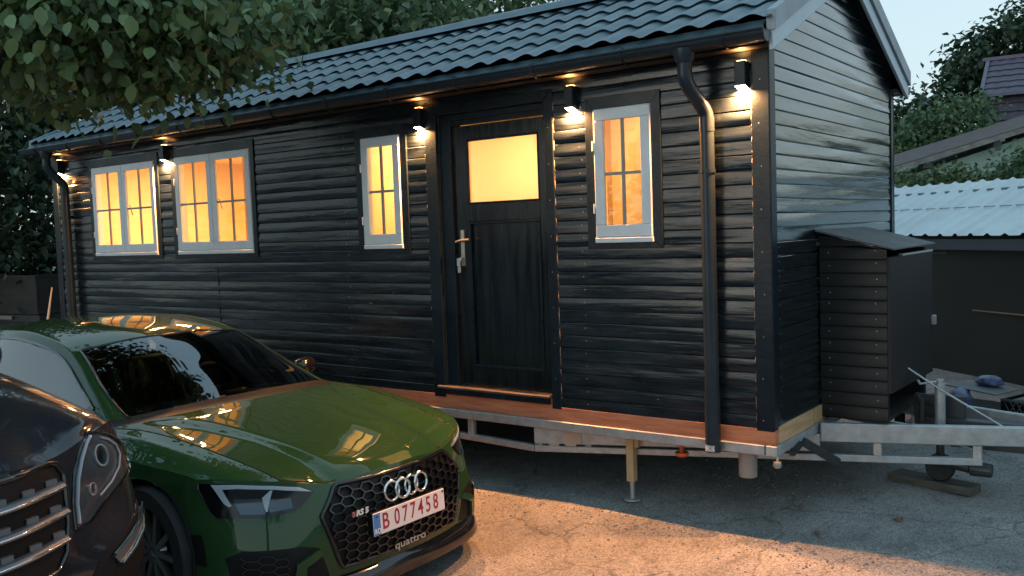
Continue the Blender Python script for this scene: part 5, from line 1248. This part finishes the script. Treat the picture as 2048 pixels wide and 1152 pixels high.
rr = nt.nodes.new('ShaderNodeValToRGB'); rr.color_ramp.elements[0].position = .36; rr.color_ramp.elements[0].color = (.45, .45, .45, 1); rr.color_ramp.elements[1].position = .46; nt.links.new(n2.outputs[0], rr.inputs[0])
m2 = nt.nodes.new('ShaderNodeMix'); m2.data_type = 'RGBA'; m2.blend_type = 'MULTIPLY'; m2.inputs[0].default_value = .6
nt.links.new(mm.outputs[2], m2.inputs[6]); nt.links.new(rr.outputs[0], m2.inputs[7]); nt.links.new(m2.outputs[2], p.inputs['Base Color'])
wv = nt.nodes.new('ShaderNodeTexVoronoi'); wv.feature = 'DISTANCE_TO_EDGE'; wv.inputs['Scale'].default_value = .75
wn_ = nt.nodes.new('ShaderNodeTexNoise'); wn_.inputs['Scale'].default_value = 3.2; wn_.inputs['Detail'].default_value = 6; nt.links.new(tc.outputs['Object'], wn_.inputs['Vector'])
vm = nt.nodes.new('ShaderNodeVectorMath'); vm.operation = 'MULTIPLY_ADD'; vm.inputs[1].default_value = (.55, .55, .55); nt.links.new(wn_.outputs['Color'], vm.inputs[0]); nt.links.new(tc.outputs['Object'], vm.inputs[2]); nt.links.new(vm.outputs[0], wv.inputs['Vector'])
cr_ = nt.nodes.new('ShaderNodeValToRGB'); cr_.color_ramp.elements[0].color = (.42, .42, .42, 1); cr_.color_ramp.elements[0].position = .002; cr_.color_ramp.elements[1].position = .012; nt.links.new(wv.outputs['Distance'], cr_.inputs[0])
m3 = nt.nodes.new('ShaderNodeMix'); m3.data_type = 'RGBA'; m3.blend_type = 'MULTIPLY'; m3.inputs[0].default_value = .7; nt.links.new(m2.outputs[2], m3.inputs[6]); nt.links.new(cr_.outputs[0], m3.inputs[7])
n4 = nt.nodes.new('ShaderNodeTexNoise'); n4.inputs['Scale'].default_value = .9; n4.inputs['Detail'].default_value = 5; nt.links.new(tc.outputs['Object'], n4.inputs['Vector'])
r4 = nt.nodes.new('ShaderNodeValToRGB'); r4.color_ramp.elements[0].position = .35; r4.color_ramp.elements[0].color = (.62, .62, .62, 1); r4.color_ramp.elements[1].position = .6; nt.links.new(n4.outputs[0], r4.inputs[0])
m4 = nt.nodes.new('ShaderNodeMix'); m4.data_type = 'RGBA'; m4.blend_type = 'MULTIPLY'; m4.inputs[0].default_value = .8; nt.links.new(m3.outputs[2], m4.inputs[6]); nt.links.new(r4.outputs[0], m4.inputs[7]); nt.links.new(m4.outputs[2], p.inputs['Base Color'])
b2 = nt.nodes.new('ShaderNodeBump'); b2.inputs['Distance'].default_value = .004; nt.links.new(vo.outputs['Distance'], b2.inputs['Height']); nt.links.new(p.inputs['Normal'].links[0].from_socket, b2.inputs['Normal']); nt.links.new(b2.outputs[0], p.inputs['Normal'])
g = mb.build('ground', mg, None, smooth=True, recalc=False); g['kind'] = 'structure'

# loose stones where the asphalt breaks up, and hairline cracks
rr = random.Random(101); mb = MB()
def stone(x, y, s):
    z = gz(x, y) + .012 * noise.noise(Vector((x * 1.1, y * 1.1, 0))) + .006 * noise.noise(Vector((x * 4, y * 4, 3)))
    ps = []
    for dx, dy, dz in ((1, 0, 0), (.3, .9, 0), (-.8, .6, 0), (-.9, -.5, 0), (.2, -1, 0)): ps.append((x + dx * s * rr.uniform(.7, 1.2), y + dy * s * rr.uniform(.7, 1.2), z - .002))
    ps += [(x + (p[0] - x) * .6, y + (p[1] - y) * .6, z + s * rr.uniform(.4, .9)) for p in ps]
    mb.add(ps, [(0, 1, 6, 5), (1, 2, 7, 6), (2, 3, 8, 7), (3, 4, 9, 8), (4, 0, 5, 9), (5, 6, 7, 8, 9)])
for k in range(2600):
    c = rr.choice(((-.55, -.05, .55, .12), (.6, .15, .7, .3), (.2, .6, .9, .35), (-2.2, -.1, .8, .15), (.9, -.5, .6, .4), (-1.0, -.9, 1.4, .6), (0, 1.6, 1.2, .4)))
    stone(c[0] + rr.gauss(0, c[2]), c[1] + rr.gauss(0, c[3]), rr.uniform(.003, .0085) * (1.5 if rr.random() < .08 else 1))
o = mb.build('gravel', mat('loose_gravel', (.26, .26, .255), .9, col2=(.08, .08, .08), vscale=40), None, recalc=True); tag(o, 'loose grey grit scattered over the worn asphalt', 'gravel', kind='stuff')
